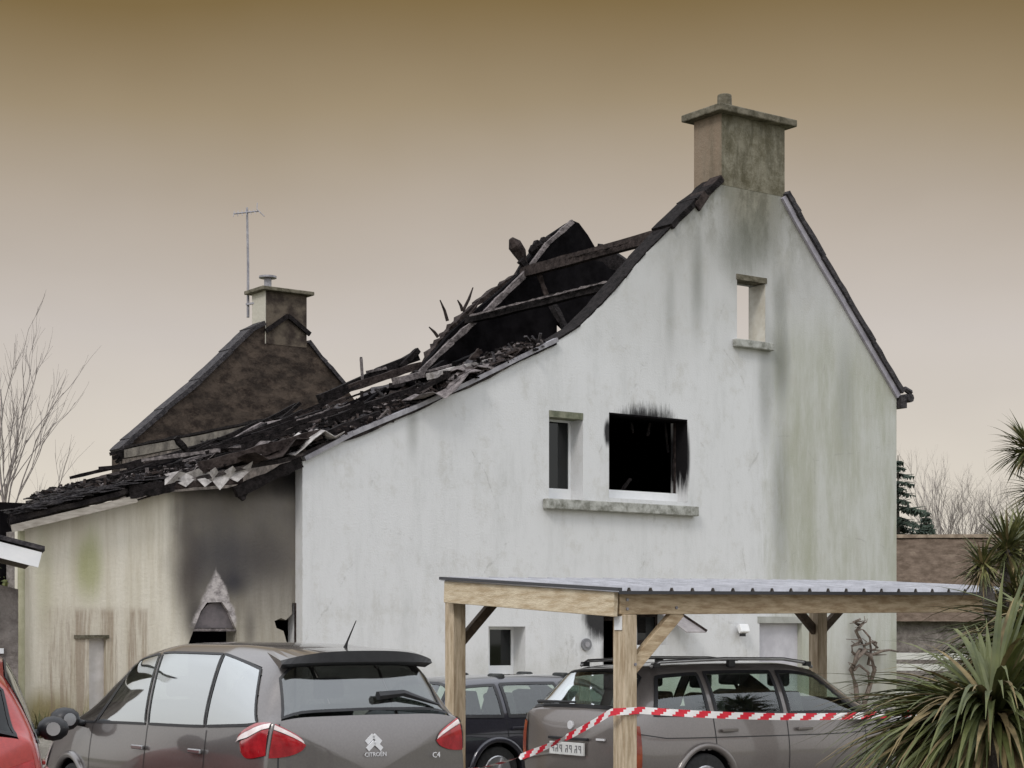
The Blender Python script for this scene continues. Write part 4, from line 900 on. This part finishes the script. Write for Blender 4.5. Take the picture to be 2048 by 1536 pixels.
# spoiler
bm = bmesh.new(); g0 = []
for i in range(25):
    y = -.66 + 1.32 * i / 24; k = 1 - (abs(y) / .66) ** 3
    g0.append([bm.verts.new(p) for p in ((-1.74, y * .97, 1.632 - .03 * (1 - k)), (-1.98 - .13 * k, y, 1.628 - .07 * (1 - k) - .015), (-2.0 - .11 * k, y, 1.53 - .015 * (1 - k)), (-1.93, y * .97, 1.50 - .02 * (1 - k)))])
for a, b in zip(g0, g0[1:]):
    for k in range(4):
        f = bm.faces.new((a[k], b[k], b[(k + 1) % 4], a[(k + 1) % 4])); f.material_index = 0 if k == 0 else 1
bm.faces.new(g0[0]); bm.faces.new(g0[-1][::-1])
fin('roof_spoiler', bm, [M['paint_grey'], M['dark']], mpv, smooth=False)
bm = bmesh.new(); tube(bm, [(-1.6, -.12, 1.63), (-1.63, -.12, 1.68), (-1.76, -.12, 1.84)], [.018, .008, .004], 6); fin('roof_antenna', bm, M['dark'], mpv)
bm = bmesh.new(); wp = [cM.S(-2.085, 7 + .15) + Vector((-.05, 0, .02)), cM.S(-2.075, 7.55) + Vector((-.06, 0, .02)), cM.S(-2.085, 8.55) + Vector((-.045, 0, .0))]
tube(bm, wp, [.035, .028, .01], 6); fin('rear_wiper', bm, M['dark'], mpv)
def on_tail(c, y, z):          # point of the tail surface at this height and offset
    best = None
    for si in range(0, 60):
        s = c.x0 - si / 60 * .98
        for ti in range(0, 61):
            t = ti * 7 / 60; p = c.S(s, t); p2 = Vector((p.x, p.y, p.z)); d = (abs(p.y) - abs(y)) ** 2 + (p.z - z) ** 2
            if best is None or d < best[0]: best = (d, p.x)
    return Vector((best[1], y, z))
bm = bmesh.new()
for dz in (0, -.05):
    for sg in (-1, 1):
        a = on_tail(cM, 0, .985 + dz); bar(bm, a + Vector((-.012, 0, 0)), a + Vector((-.012, sg * .062, -.055)), .034, .014, up=Vector((1, 0, 0)))
fin('chevron_badge', bm, M['chrome'], mpv)
def lettering(txt, size, m, parent, loc, rot, name='lettering'):
    cu_ = bpy.data.curves.new(name, 'FONT'); cu_.body = txt; cu_.size = size; cu_.extrude = .002; cu_.align_x = 'CENTER'; cu_.resolution_u = 2
    tmp = bpy.data.objects.new('t', cu_); COL.objects.link(tmp); dg = bpy.context.evaluated_depsgraph_get(); me = bpy.data.meshes.new_from_object(tmp.evaluated_get(dg))
    bpy.data.objects.remove(tmp); me.materials.clear(); o = link(name, me, parent, m); o.location = loc; o.rotation_euler = rot; return o
a = on_tail(cM, 0, .85); lettering('CITROËN', .045, M['chrome'], mpv, a + Vector((-.014, 0, -.02)), (R(90), 0, R(-90)))
a = on_tail(cM, -.55, .80); lettering('C4', .06, M['chrome'], mpv, a + Vector((-.03, 0, 0)), (R(90), 0, R(-90)))
bm = bmesh.new(); a = on_tail(cM, 0, .45); box(bm, (a.x - .02, -.26, .40), (a.x - .005, .26, .51)); fin('number_plate', bm, M['plate'], mpv)

# taupe estate under the carport
spE = dict(paint=M['paint_taupe'], gs=M['glass_green'], gr=M['glass_pale'], rw=.31, wx=(-1.32, 1.34), shelf=.62, dash=.85, seats=(-.75, .30), bulge=.08, zc=.64, fw=.04,
    st=[(-2.20, 1.02, .70, .955, .765, .82, .30), (-2.12, 1.12, .66, .955, .79, .845, .26), (-1.98, 1.285, .61, .95, .80, .86, .22), (-1.86, 1.40, .575, .945, .81, .865, .2), (-1.6, 1.445, .57, .94, .815, .865, .2), (-.8, 1.47, .57, .93, .82, .865, .2), (.0, 1.465, .57, .92, .82, .865, .2),
        (.4, 1.41, .56, .915, .815, .865, .2), (.8, 1.225, .57, .91, .81, .86, .2), (1.15, 1.03, .64, .905, .80, .86, .2), (1.5, .975, .62, .885, .78, .85, .2), (1.95, .885, .58, .80, .74, .83, .2), (2.2, .72, .52, .64, .66, .78, .24)],
    side=[[(-1.90, 4.12), (-1.24, 4.10), (-1.22, 4.86), (-1.72, 4.86)], [(-1.14, 4.10), (-.28, 4.10), (-.26, 4.88), (-1.12, 4.88)], [(-.18, 4.10), (.86, 4.12), (.34, 4.84), (-.16, 4.88)]],
    rear=[(-2.17, 5.02), (-2.17, 8.98), (-1.88, 8.9), (-1.88, 5.1)], front=[(1.05, 5.15), (1.05, 8.85), (.42, 8.8), (.42, 5.2)],
    seams=[[(-1.18, 3.2), (-1.19, 4.02)], [(-.23, 1.9), (-.23, 4.05)], [(.85, 1.9), (.86, 4.0)], [(-2.1, 3.55), (.9, 3.55)]], tail_seam=[(-2.22, 4.35), (-2.30, 3.4), (-2.32, 2.6)],
    lamps=[('taillight', [(-2.30, 2.55), (-2.10, 2.45), (-2.10, 3.75), (-2.27, 3.75)], M['lamp_amber'])],
    handles=((-1.02, 3.72), (-.02, 3.72)), mirror=(.92, 3.98), mm=M['paint_taupe'])
rc = C.w(.42, .42, 0); ctr = rc + Vector((ca, sa, 0)) * 2.24 + Vector((-sa, ca, 0)) * .86
est, cE = build_car('estate_car', 'taupe estate car with silver roof rails parked under the carport', 'car', (ctr.x, ctr.y, 0), AL, spE)
for sg in (1, -1):
    pts = [(-1.72, sg * .52, 1.43), (-1.62, sg * .535, 1.475), (-.8, sg * .54, 1.50), (0, sg * .54, 1.492), (.32, sg * .53, 1.455), (.42, sg * .52, 1.41)]
    bm = bmesh.new(); tube(bm, pts, .017, 8); rl = fin('roof_rail', bm, M['rim'], est, smooth=True)
    for x in (-1.66, -.7, .34):
        bm = bmesh.new(); box(bm, (x - .04, sg * .53 - .025, 1.42), (x + .04, sg * .53 + .025, 1.488 if x == -.7 else 1.465)); fin('rail_foot', bm, M['dark'], rl, bevel=.005)
bm = bmesh.new(); wp = [cE.S(-2.15, 7.0) + Vector((-.05, 0, .012)), cE.S(-2.15, 6.3) + Vector((-.05, 0, .012)), cE.S(-2.15, 5.6) + Vector((-.05, 0, .02))]
tube(bm, wp, [.012, .016, .02], 6); fin('rear_wiper', bm, M['dark'], est)
a = on_tail(cE, 0, .66); bm = bmesh.new(); box(bm, (a.x - .035, -.26, .60), (a.x - .012, .26, .72)); npl = fin('number_plate', bm, M['plate'], est, bevel=.004)
bm = bmesh.new(); random.seed(2)
for i, gx_ in enumerate((-.20, -.14, -.08, .01, .07, .15, .21)):      # characters too blurred to read in the photograph
    y = -gx_; x = a.x - .037
    box(bm, (x - .002, y - .018, .625), (x, y - .010, .695))
    if i % 2: box(bm, (x - .002, y + .010, .625), (x, y + .018, .66))
    else: box(bm, (x - .002, y + .010, .66), (x, y + .018, .695))
    box(bm, (x - .002, y - .010, .685), (x, y + .010, .693)); box(bm, (x - .002, y - .010, .655), (x, y + .010, .662))
fin('characters', bm, M['ink'], npl)
bm = bmesh.new(); a = on_tail(cE, 0, .76); box(bm, (a.x - .03, -.30, .742), (a.x - .004, .30, .768)); fin('tailgate_grip', bm, M['dark'], est, bevel=.006)
bm = bmesh.new(); a = on_tail(cE, 0, .88); tube(bm, [a + Vector((.01, 0, 0)), a + Vector((-.02, 0, 0))], .042, 18); fin('badge', bm, M['chrome'], est, bevel=.005)
bm = bmesh.new(); a = on_tail(cE, -.45, .76); box(bm, (a.x - .02, -.52, .752), (a.x - .002, -.40, .772)); fin('badge', bm, M['chrome'], est)
bm = bmesh.new(); cE.ribbon(bm, [(-2.0, 2.62), (-2.2, 2.62), (-2.5, 2.62), (-2.9, 2.62)], .02, .02); fin('bumper_edge', bm, M['rim'], est)

# dark small car beyond the left carport post
spN = dict(spE); spN['paint'] = M['paint_navy']; spN['gs'] = M['glass_green']; spN['gr'] = M['glass_green']; spN['mm'] = M['paint_navy']
spN['st'] = [(r[0] * .9, r[1] * .93, r[2], r[3] * .93, r[4], r[5], r[6]) for r in spE['st']]
for k in ('side', 'seams', 'lamps'): pass
sq = lambda q: [(s * .9, t) for s, t in q]
spN['side'] = [sq(q) for q in spE['side']]; spN['rear'] = [(-1.955, 5.02), (-1.955, 8.98), (-1.70, 8.9), (-1.70, 5.1)]; spN['front'] = sq(spE['front'])
spN['seams'] = [sq(q) for q in spE['seams']]; spN['tail_seam'] = sq(spE['tail_seam']); spN['wx'] = (-1.22, 1.22); spN['rw'] = .29
spN['lamps'] = [('taillight', [(-2.08, 2.9), (-1.90, 2.8), (-1.90, 3.75), (-2.05, 3.75)], M['lamp_red'])]; spN['handles'] = ((-.92, 3.72), (-.02, 3.72)); spN['mirror'] = (.84, 3.98)
spN['seats'] = (-.7, .25); spN['shelf'] = .6; spN['dash'] = .75
wc = world_at(990, 1500, 20.6); ctr = Vector((wc.x, wc.y, 0)) + Vector((ca, sa, 0)) * 1.22 + Vector((-sa, ca, 0)) * .8
nav, cN = build_car('small_hatchback', 'dark navy small car half hidden behind the grey cars', 'car', (ctr.x, ctr.y, -.10), AL, spN)

# red car at the left edge
spR = dict(spM); spR['paint'] = M['paint_red']; spR['mm'] = M['dark']; spR['gr'] = M['glass_dark']
spR['lamps'] = [('taillight', [(-2.32, 2.9), (-2.14, 2.8), (-2.14, 3.6), (-2.32, 3.6)], M['lamp_red'])]
spR['gs'] = spR['gr'] = M['glass_house']; spR['hm'] = M['paint_red']
rr0 = world_at(94, 1500, 12.0); hd_ = R(90 + 15.5); hv = Vector((math.cos(hd_), math.sin(hd_), 0)); rv = Vector((math.sin(hd_), -math.cos(hd_), 0))
ctr = Vector((rr0.x, rr0.y, 0)) + hv * 1.6 - rv * .92
red, cR = build_car('red_car', 'red car cut off by the left edge of the picture', 'car', (ctr.x, ctr.y, -.03), hd_, spR)

# ------------------------------------------------------------------ barrier tape
def tape_pts():
    A = world_at(935, 1540, 17.6); B = world_at(1222, 1424, 15.86); E = world_at(1860, 1424, 17.2); pts = []
    for i in range(41):
        t = i / 40; p = A.lerp(B, t); p.z -= .10 * 4 * t * (1 - t) * .8; pts.append(p)
    q = C.w(-.09, -.10, B.z + .005); pts.append(q); pts.append(C.w(.10, -.10, B.z + .01)); s = pts[-1]
    for i in range(1, 61):
        t = i / 60; p = s.lerp(E, t); p.z -= .05 * 4 * t * (1 - t); pts.append(p)
    return pts
pts = tape_pts(); bm = bmesh.new()
# resample evenly
res = [pts[0]]; acc = 0; step = .03
for a, b in zip(pts, pts[1:]):
    d = (b - a).length; x = step - acc
    while x < d: res.append(a.lerp(b, x / d)); x += step
    acc = (acc + d) % step
nrow = 12; hgt = .062; vr = []
for i, p in enumerate(res):
    t = i / len(res); tw = .9 * math.sin(i * .09) * (1.0 if t < .28 else .15) + (1.1 if t < .15 else 0); up = Vector((.0, math.sin(tw), math.cos(tw)))
    vr.append([bm.verts.new(p + up * hgt * (j / nrow - .5)) for j in range(nrow + 1)])
for i in range(len(res) - 1):
    for j in range(nrow):
        f = bm.faces.new((vr[i][j], vr[i + 1][j], vr[i + 1][j + 1], vr[i][j + 1])); f.material_index = 0 if (i * step - j * hgt / nrow * 1.3) % .22 < .11 else 1
tape = fin('barrier_tape', bm, [M['tape_red'], M['tape_white']]); tag(tape, 'red and white striped barrier tape stretched past the carport post', 'barrier tape')

# ------------------------------------------------------------------ left edge: shed, hedge, bare tree
shc = world_at(80, 1120, 20.0); sh = thing('garden_shed', 'grey stone shed with white roof edge at the left of the picture', 'shed', (shc.x, shc.y, 0), R(17))
bm = bmesh.new(); zt = shc.z
bar(bm, (0, 0, zt), (-4, 0, zt + 1.0), .06, .17); fin('verge_board', bm, M['white'], sh)
bm = bmesh.new(); v = [bm.verts.new(p) for p in ((.05, -.05, zt + .10), (-4, -.05, zt + 1.11), (-4, 4, zt + 1.11), (.05, 4, zt + .10))]; f = bm.faces.new(v)
ex = bmesh.ops.extrude_face_region(bm, geom=[f])
for q in ex['geom']:
    if isinstance(q, bmesh.types.BMVert): q.co.z += .05
fin('roof', bm, M['slate'], sh)
bm = bmesh.new(); v = [(-.24, .35), (-4, .35)]; slab(bm, [(-4, 0), (-.20, 0), (-.20, zt - .30), (-4, zt + .6)], [], .9, 3.8); fin('wall', bm, M['stone'], sh)
bm = bmesh.new(); v = [bm.verts.new(p) for p in ((-.02, .05, zt + .03), (-3.9, .05, zt + .98), (-3.9, 3.8, zt + .98), (-.02, 3.8, zt + .03))]; bm.faces.new(v); fin('soffit', bm, M['brace'], sh)
bm = bmesh.new(); box(bm, (-1.5, .86, 1.52), (-.36, .898, 1.58)); fin('ledge', bm, M['white'], sh)

def leafclump(bm, c, r, n, size, flat=1.0):
    for _ in range(n):
        d = Vector((random.gauss(0, 1), random.gauss(0, 1), random.gauss(0, 1) * flat)); d.normalize(); p = c + d * r * random.random() ** .45
        a = Vector((random.gauss(0, 1), random.gauss(0, 1), random.gauss(0, 1))).normalized(); b = a.cross(d).normalized() if a.cross(d).length > .01 else Vector((1, 0, 0))
        s = size * random.uniform(.6, 1.3); bm.faces.new([bm.verts.new(q) for q in (p - a * s, p + b * s * .45, p + a * s, p - b * s * .45)])
random.seed(40)
hg = thing('hedge', 'yellow-green hedge behind the shed at the left corner of the house', 'hedge', (-7.3, 26, 0)); bm = bmesh.new()
for i in range(26): leafclump(bm, Vector((random.uniform(-2.2, .15), random.uniform(-.5, .5), random.uniform(.3, 2.95))), .5, 260, .045)
fin('foliage', bm, M['hedge'], hg)
def tree_branches(bm, p, d, ln, r, depth, spread=.45, up=.15):
    n = 4; pts = [p]; q = Vector(p); dd = Vector(d)
    for i in range(n):
        dd = (dd + Vector((random.gauss(0, .1), random.gauss(0, .1), random.gauss(0, .05) + up * .25))).normalized(); q = q + dd * ln / n; pts.append(q.copy())
    tube(bm, pts, [r * (1 - .45 * i / n) for i in range(n + 1)], 5 if depth > 1 else 4)
    if depth <= 0: return
    for k in range(random.choice((2, 3, 3))):
        t = random.uniform(.35, 1); i = min(int(t * n), n - 1); b = pts[i].lerp(pts[i + 1], t * n - i)
        s = Vector((random.gauss(0, 1), random.gauss(0, 1), random.gauss(0, .4))).normalized()
        tree_branches(bm, b, (dd + s * spread * 1.4).normalized(), ln * random.uniform(.55, .8), r * .55, depth - 1, spread, up)
def bare_tree(label, loc, h, seed, stems, group=None, depth=4, r=.07, spread=.45, bk='bark'):
    random.seed(seed); t = thing('bare_tree', label, 'tree', loc, 0, group); bm = bmesh.new(); bm2 = bmesh.new()
    tube(bm, [(0, 0, 0), (0.05, 0, h * .18), (0, 0, h * .34)], [r * 2.2, r * 1.8, r * 1.5], 9); fin('trunk', bm, M['bark'], t, smooth=True)
    for d in stems: tree_branches(bm2, Vector((0, 0, h * .32)), Vector(d).normalized(), h * .34, r, depth, spread)
    fin('crown', bm2, M[bk], t); return t
w = world_at(-5, 1270, 40); bare_tree('tall leafless tree rising behind the left end of the house', (w.x, w.y, 0), 7.7, 5, [(.0, 0, 1), (.12, 0, 1), (-.2, .1, 1), (.22, 0, 1)], depth=4, r=.04, spread=.2, bk='bark_pale_haze')
w = world_at(40, 1270, 43); bare_tree('leafless tree with thin pale twigs just above the extension roof', (w.x, w.y, 0), 5.6, 9, [(.0, 0, 1), (.5, 0, .8), (.9, 0, .6)], depth=4, r=.035, spread=.32, bk='bark_pale_haze')

# ------------------------------------------------------------------ right background
nbx = world_at(1700, 1270, 62); nbh = thing('neighbouring_house', 'low stone house with brown roof behind the carport at the right', 'house', (nbx.x, nbx.y, 0), R(-4))
zr = CZ + (HY - 1064) / F * 62; ze = CZ + (HY - 1236) / F * 60
bm = bmesh.new(); box(bm, (-4, 0, 0), (14, 7, ze)); nw = fin('wall', bm, M['stone'], nbh)
bm = bmesh.new(); slab(bm, [(-4.3, 0), (14.3, 0), (14.3, 1), (-4.3, 1)], [], 0, .001); bm.clear()
nx, ny = 60, 18; g = []
for j in range(ny + 1):
    f_ = j / ny; g.append([bm.verts.new((-4.3 + 18.6 * i / nx, -.4 + 3.9 * f_, ze - .1 + (zr - ze + .1) * f_ + .05 * mnoise.noise(Vector((i * .4, j * .7, 0))))) for i in range(nx + 1)])
g.append([bm.verts.new((-4.3 + 18.6 * i / nx, 7.4, ze - .1)) for i in range(nx + 1)])
for j in range(len(g) - 1):
    for i in range(nx): bm.faces.new((g[j][i], g[j][i + 1], g[j + 1][i + 1], g[j + 1][i]))
fin('roof', bm, M['brownroof'], nbh)
bm = bmesh.new(); bar(bm, (-4.3, 3.5, zr + .03), (14.3, 3.5, zr + .03), .3, .12, rough=.1, nseg=40); fin('ridge', bm, mat('lichen_ridge', (.2, .15, .11), (.36, .29, .22), .9, 3), nbh)
random.seed(50)
def conifer(label, loc, h, rad, seed, group=None):
    random.seed(seed); t = thing('conifer', label, 'tree', loc, 0, group); bm = bmesh.new(); tube(bm, [(0, 0, 0), (0, 0, h * .5), (0, 0, h)], [.18, .1, .02], 8); fin('trunk', bm, M['bark'], t)
    bm = bmesh.new(); z = h * .12
    while z < h * .98:
        k = 1 - z / h
        for _ in range(7):
            a = random.uniform(0, 6.28); ln = rad * (k ** .8) * random.uniform(.6, 1.1) + .1; d = Vector((math.cos(a), math.sin(a), -.18)); b = Vector((0, 0, z)); tip = b + d * ln; tip.z += .12 * ln
            tube(bm, [b, b + d * ln * .5, tip], [.03, .02, .008], 4)
            for m_ in range(int(10 + 24 * ln)):
                f_ = random.uniform(.2, 1); p = b + d * ln * f_; s = Vector((-math.sin(a), math.cos(a), 0)) * random.choice((-1, 1)) * random.uniform(.1, .32) * (1.2 - f_) + Vector((0, 0, -random.uniform(0, .22))); w_ = d.normalized() * .06
                bm.faces.new([bm.verts.new(q) for q in (p - w_, p + w_, p + s + w_ * .3, p + s - w_ * .3)])
        z += h * .028 * random.uniform(.5, 1.3)
    fin('crown', bm, M['needle'], t); return t
w = world_at(1796, 1270, 78); conifer('dark conifer beside the right edge of the burnt house', (w.x, w.y, 0), 9.4, 3.9, 3)
w = world_at(1852, 1270, 80); conifer('slim dark conifer rising over the brown roof, right of the larger one', (w.x, w.y, 0), 7.3, 1.5, 8)
w = world_at(1892, 1270, 85); bare_tree('hazy leafless tree above the middle of the brown roof', (w.x, w.y, 0), 9.3, 15, [(0, 0, 1), (.12, .1, 1), (-.12, 0, 1), (.3, -.2, 1), (-.3, .1, 1), (.05, .1, 1), (-.2, .2, .9), (.2, .2, .9)], depth=5, r=.05, spread=.22, bk='bark_pale_haze')
w = world_at(1955, 1270, 85); bare_tree('bushy leafless tree above the right end of the brown roof', (w.x, w.y, 0), 8.6, 18, [(0, 0, 1), (.4, .1, 1), (-.4, 0, 1), (.1, -.2, 1), (.6, .1, 1), (-.2, .1, 1), (.2, .1, 1), (-.6, 0, .9)], depth=5, r=.05, spread=.42, bk='bark_pale_haze')
w0 = world_at(1782, 1330, 46); fn_ = thing('rail_fence', 'white rail fence running right from the corner of the house', 'fence', (w0.x, w0.y, 0), R(-3))
for z in (1.20, .92, .22):
    bm = bmesh.new(); bar(bm, (0, 0, z), (4.8, 0, z - .02), .04, .17); fin('rail', bm, M['fence'], fn_)
for x in (0, 1.6, 3.2, 4.8):
    bm = bmesh.new(); box(bm, (x - .05, .03, 0), (x + .05, .13, 1.25)); fin('post', bm, mat('fence_post', (.22, .2, .16), None, .8) if x == 0 else M['fence'], fn_)

# ------------------------------------------------------------------ spiky plants
def blade(bm, base, d, ln, w, droop, seg=7, mi=0):
    d = d.normalized(); side = d.cross(Vector((0, 0, 1)));
    if side.length < .05: side = Vector((1, 0, 0))
    side.normalize(); p = Vector(base); pr = None; dd = Vector(d)
    for i in range(seg + 1):
        t = i / seg; ww = w * (math.sin(math.pi * min(1, .25 + t * .75)) ** .8) * (1 - t ** 4) + .001; nn = side.cross(dd)
        a, m_, b = bm.verts.new(p - side * ww + nn * ww * .35), bm.verts.new(p), bm.verts.new(p + side * ww + nn * ww * .35)
        if pr:
            bm.faces.new((pr[0], pr[1], m_, a)).material_index = mi; bm.faces.new((pr[1], pr[2], b, m_)).material_index = mi
        pr = (a, m_, b); dd = (dd + Vector((0, 0, -droop / seg * (0.4 + t * 1.6)))).normalized(); p = p + dd * ln / seg
def rosette(bm, c, n, ln, w, seed, droop=.7, lo=-.35, dead=.12, bias=None, hi=1.25):
    random.seed(seed)
    for i in range(n):
        a = random.uniform(0, 2 * math.pi); el = random.uniform(lo, hi); d = Vector((math.cos(a) * math.cos(el), math.sin(a) * math.cos(el), math.sin(el)))
        if bias: d = (d + bias).normalized()
        blade(bm, c + Vector((0, 0, random.uniform(-.06, .06))), d, ln * random.uniform(.65, 1.1), w * random.uniform(.7, 1.2), droop * random.uniform(.4, 1.3), mi=1 if random.random() < dead or el < lo + .12 else 0)
def cordyline(label, px, py, Y, heads, seed, group=None):
    b = world_at(px, py, Y); t = thing('cordyline', label, 'palm', (b.x, b.y, 0), 0, group); bm = bmesh.new()
    for hx_, hy_, dy, _ in heads:
        p = world_at(hx_, hy_, Y + dy) - Vector((b.x, b.y, 0)); tube(bm, [(0, 0, 0), (p.x * .2, p.y * .2, p.z * .45), (p.x * .7, p.y * .7, p.z * .8), tuple(p)], [.13, .10, .07, .05], 9)
    fin('trunk', bm, M['bark'], t, smooth=True); 
    for i, (hx_, hy_, dy, ln) in enumerate(heads):
        bm = bmesh.new(); p = world_at(hx_, hy_, Y + dy) - Vector((b.x, b.y, 0)); rosette(bm, p, 170, ln, ln * .030, seed + i, .55, -.9, .12); fin('crown', bm, [M['leaf2'], M['dead']], t)
cordyline('tall cordyline with spiky dark crowns at the right edge', 2110, 1270, 20, [(2055, 900, 0, .5), (2075, 985, .4, .5), (2045, 1085, -.4, .5), (2085, 1150, -.2, .6)], 60)
cordyline('low cordyline head in front of the brown roof', 2030, 1270, 17.2, [(1965, 1135, 0, .36), (2015, 1100, .3, .5), (2030, 1190, .2, .5)], 80)
def yucca(label, px, py, Y, n, ln, w, seed, bias, group=None, droop=.9):
    b = world_at(px, py, Y); t = thing('yucca', label, 'shrub', (b.x, b.y, 0), 0, group); bm = bmesh.new(); tube(bm, [(0, 0, 0), (.02, 0, b.z * .5), (0, 0, b.z)], [.12, .1, .08], 9); fin('trunk', bm, M['bark'], t)
    bm = bmesh.new(); rosette(bm, Vector((0, 0, b.z)), n, ln, w, seed, droop, -.3, .22, bias, .72); fin('foliage', bm, [M['leaf1'], M['dead']], t)
gp = 'yuccas in the right foreground'
yucca('large yucca with long arching leaves at the bottom right corner', 1985, 1440, 9.0, 480, .95, .019, 101, Vector((-.65, -.1, .0)), gp, 1.1)
yucca('yucca with stiff leaves reaching up before the carport end', 2040, 1360, 10.5, 300, .72, .017, 102, Vector((-.5, 0, .05)), gp, 1.0)
yucca('yucca with drooping tips at the right edge below the cordyline', 2095, 1280, 9.8, 280, .72, .018, 103, Vector((-.4, 0, .1)), gp, .9)
yucca('lowest yucca, its leaves crossing the bottom edge beside the estate car', 1900, 1590, 10.0, 260, .66, .016, 104, Vector((-.3, 0, .1)), gp, 1.0)
# dry weeds at the foot of the extension wall
random.seed(70); bm = bmesh.new()
for i in range(900):
    u = random.uniform(ueL - .3, ueL + 3.6); p = H.w(u, VE - random.uniform(.05, .5), .3); blade(bm, p, Vector((random.gauss(0, .4), random.gauss(0, .4), 1)), random.uniform(.12, .45), .01, .5, 4, mi=random.choice((0, 1)))
o = fin('weeds', bm, [M['dead'], M['hedge']]); tag(o, 'ochre weeds growing along the foot of the extension wall', 'weeds'); o['kind'] = 'stuff'
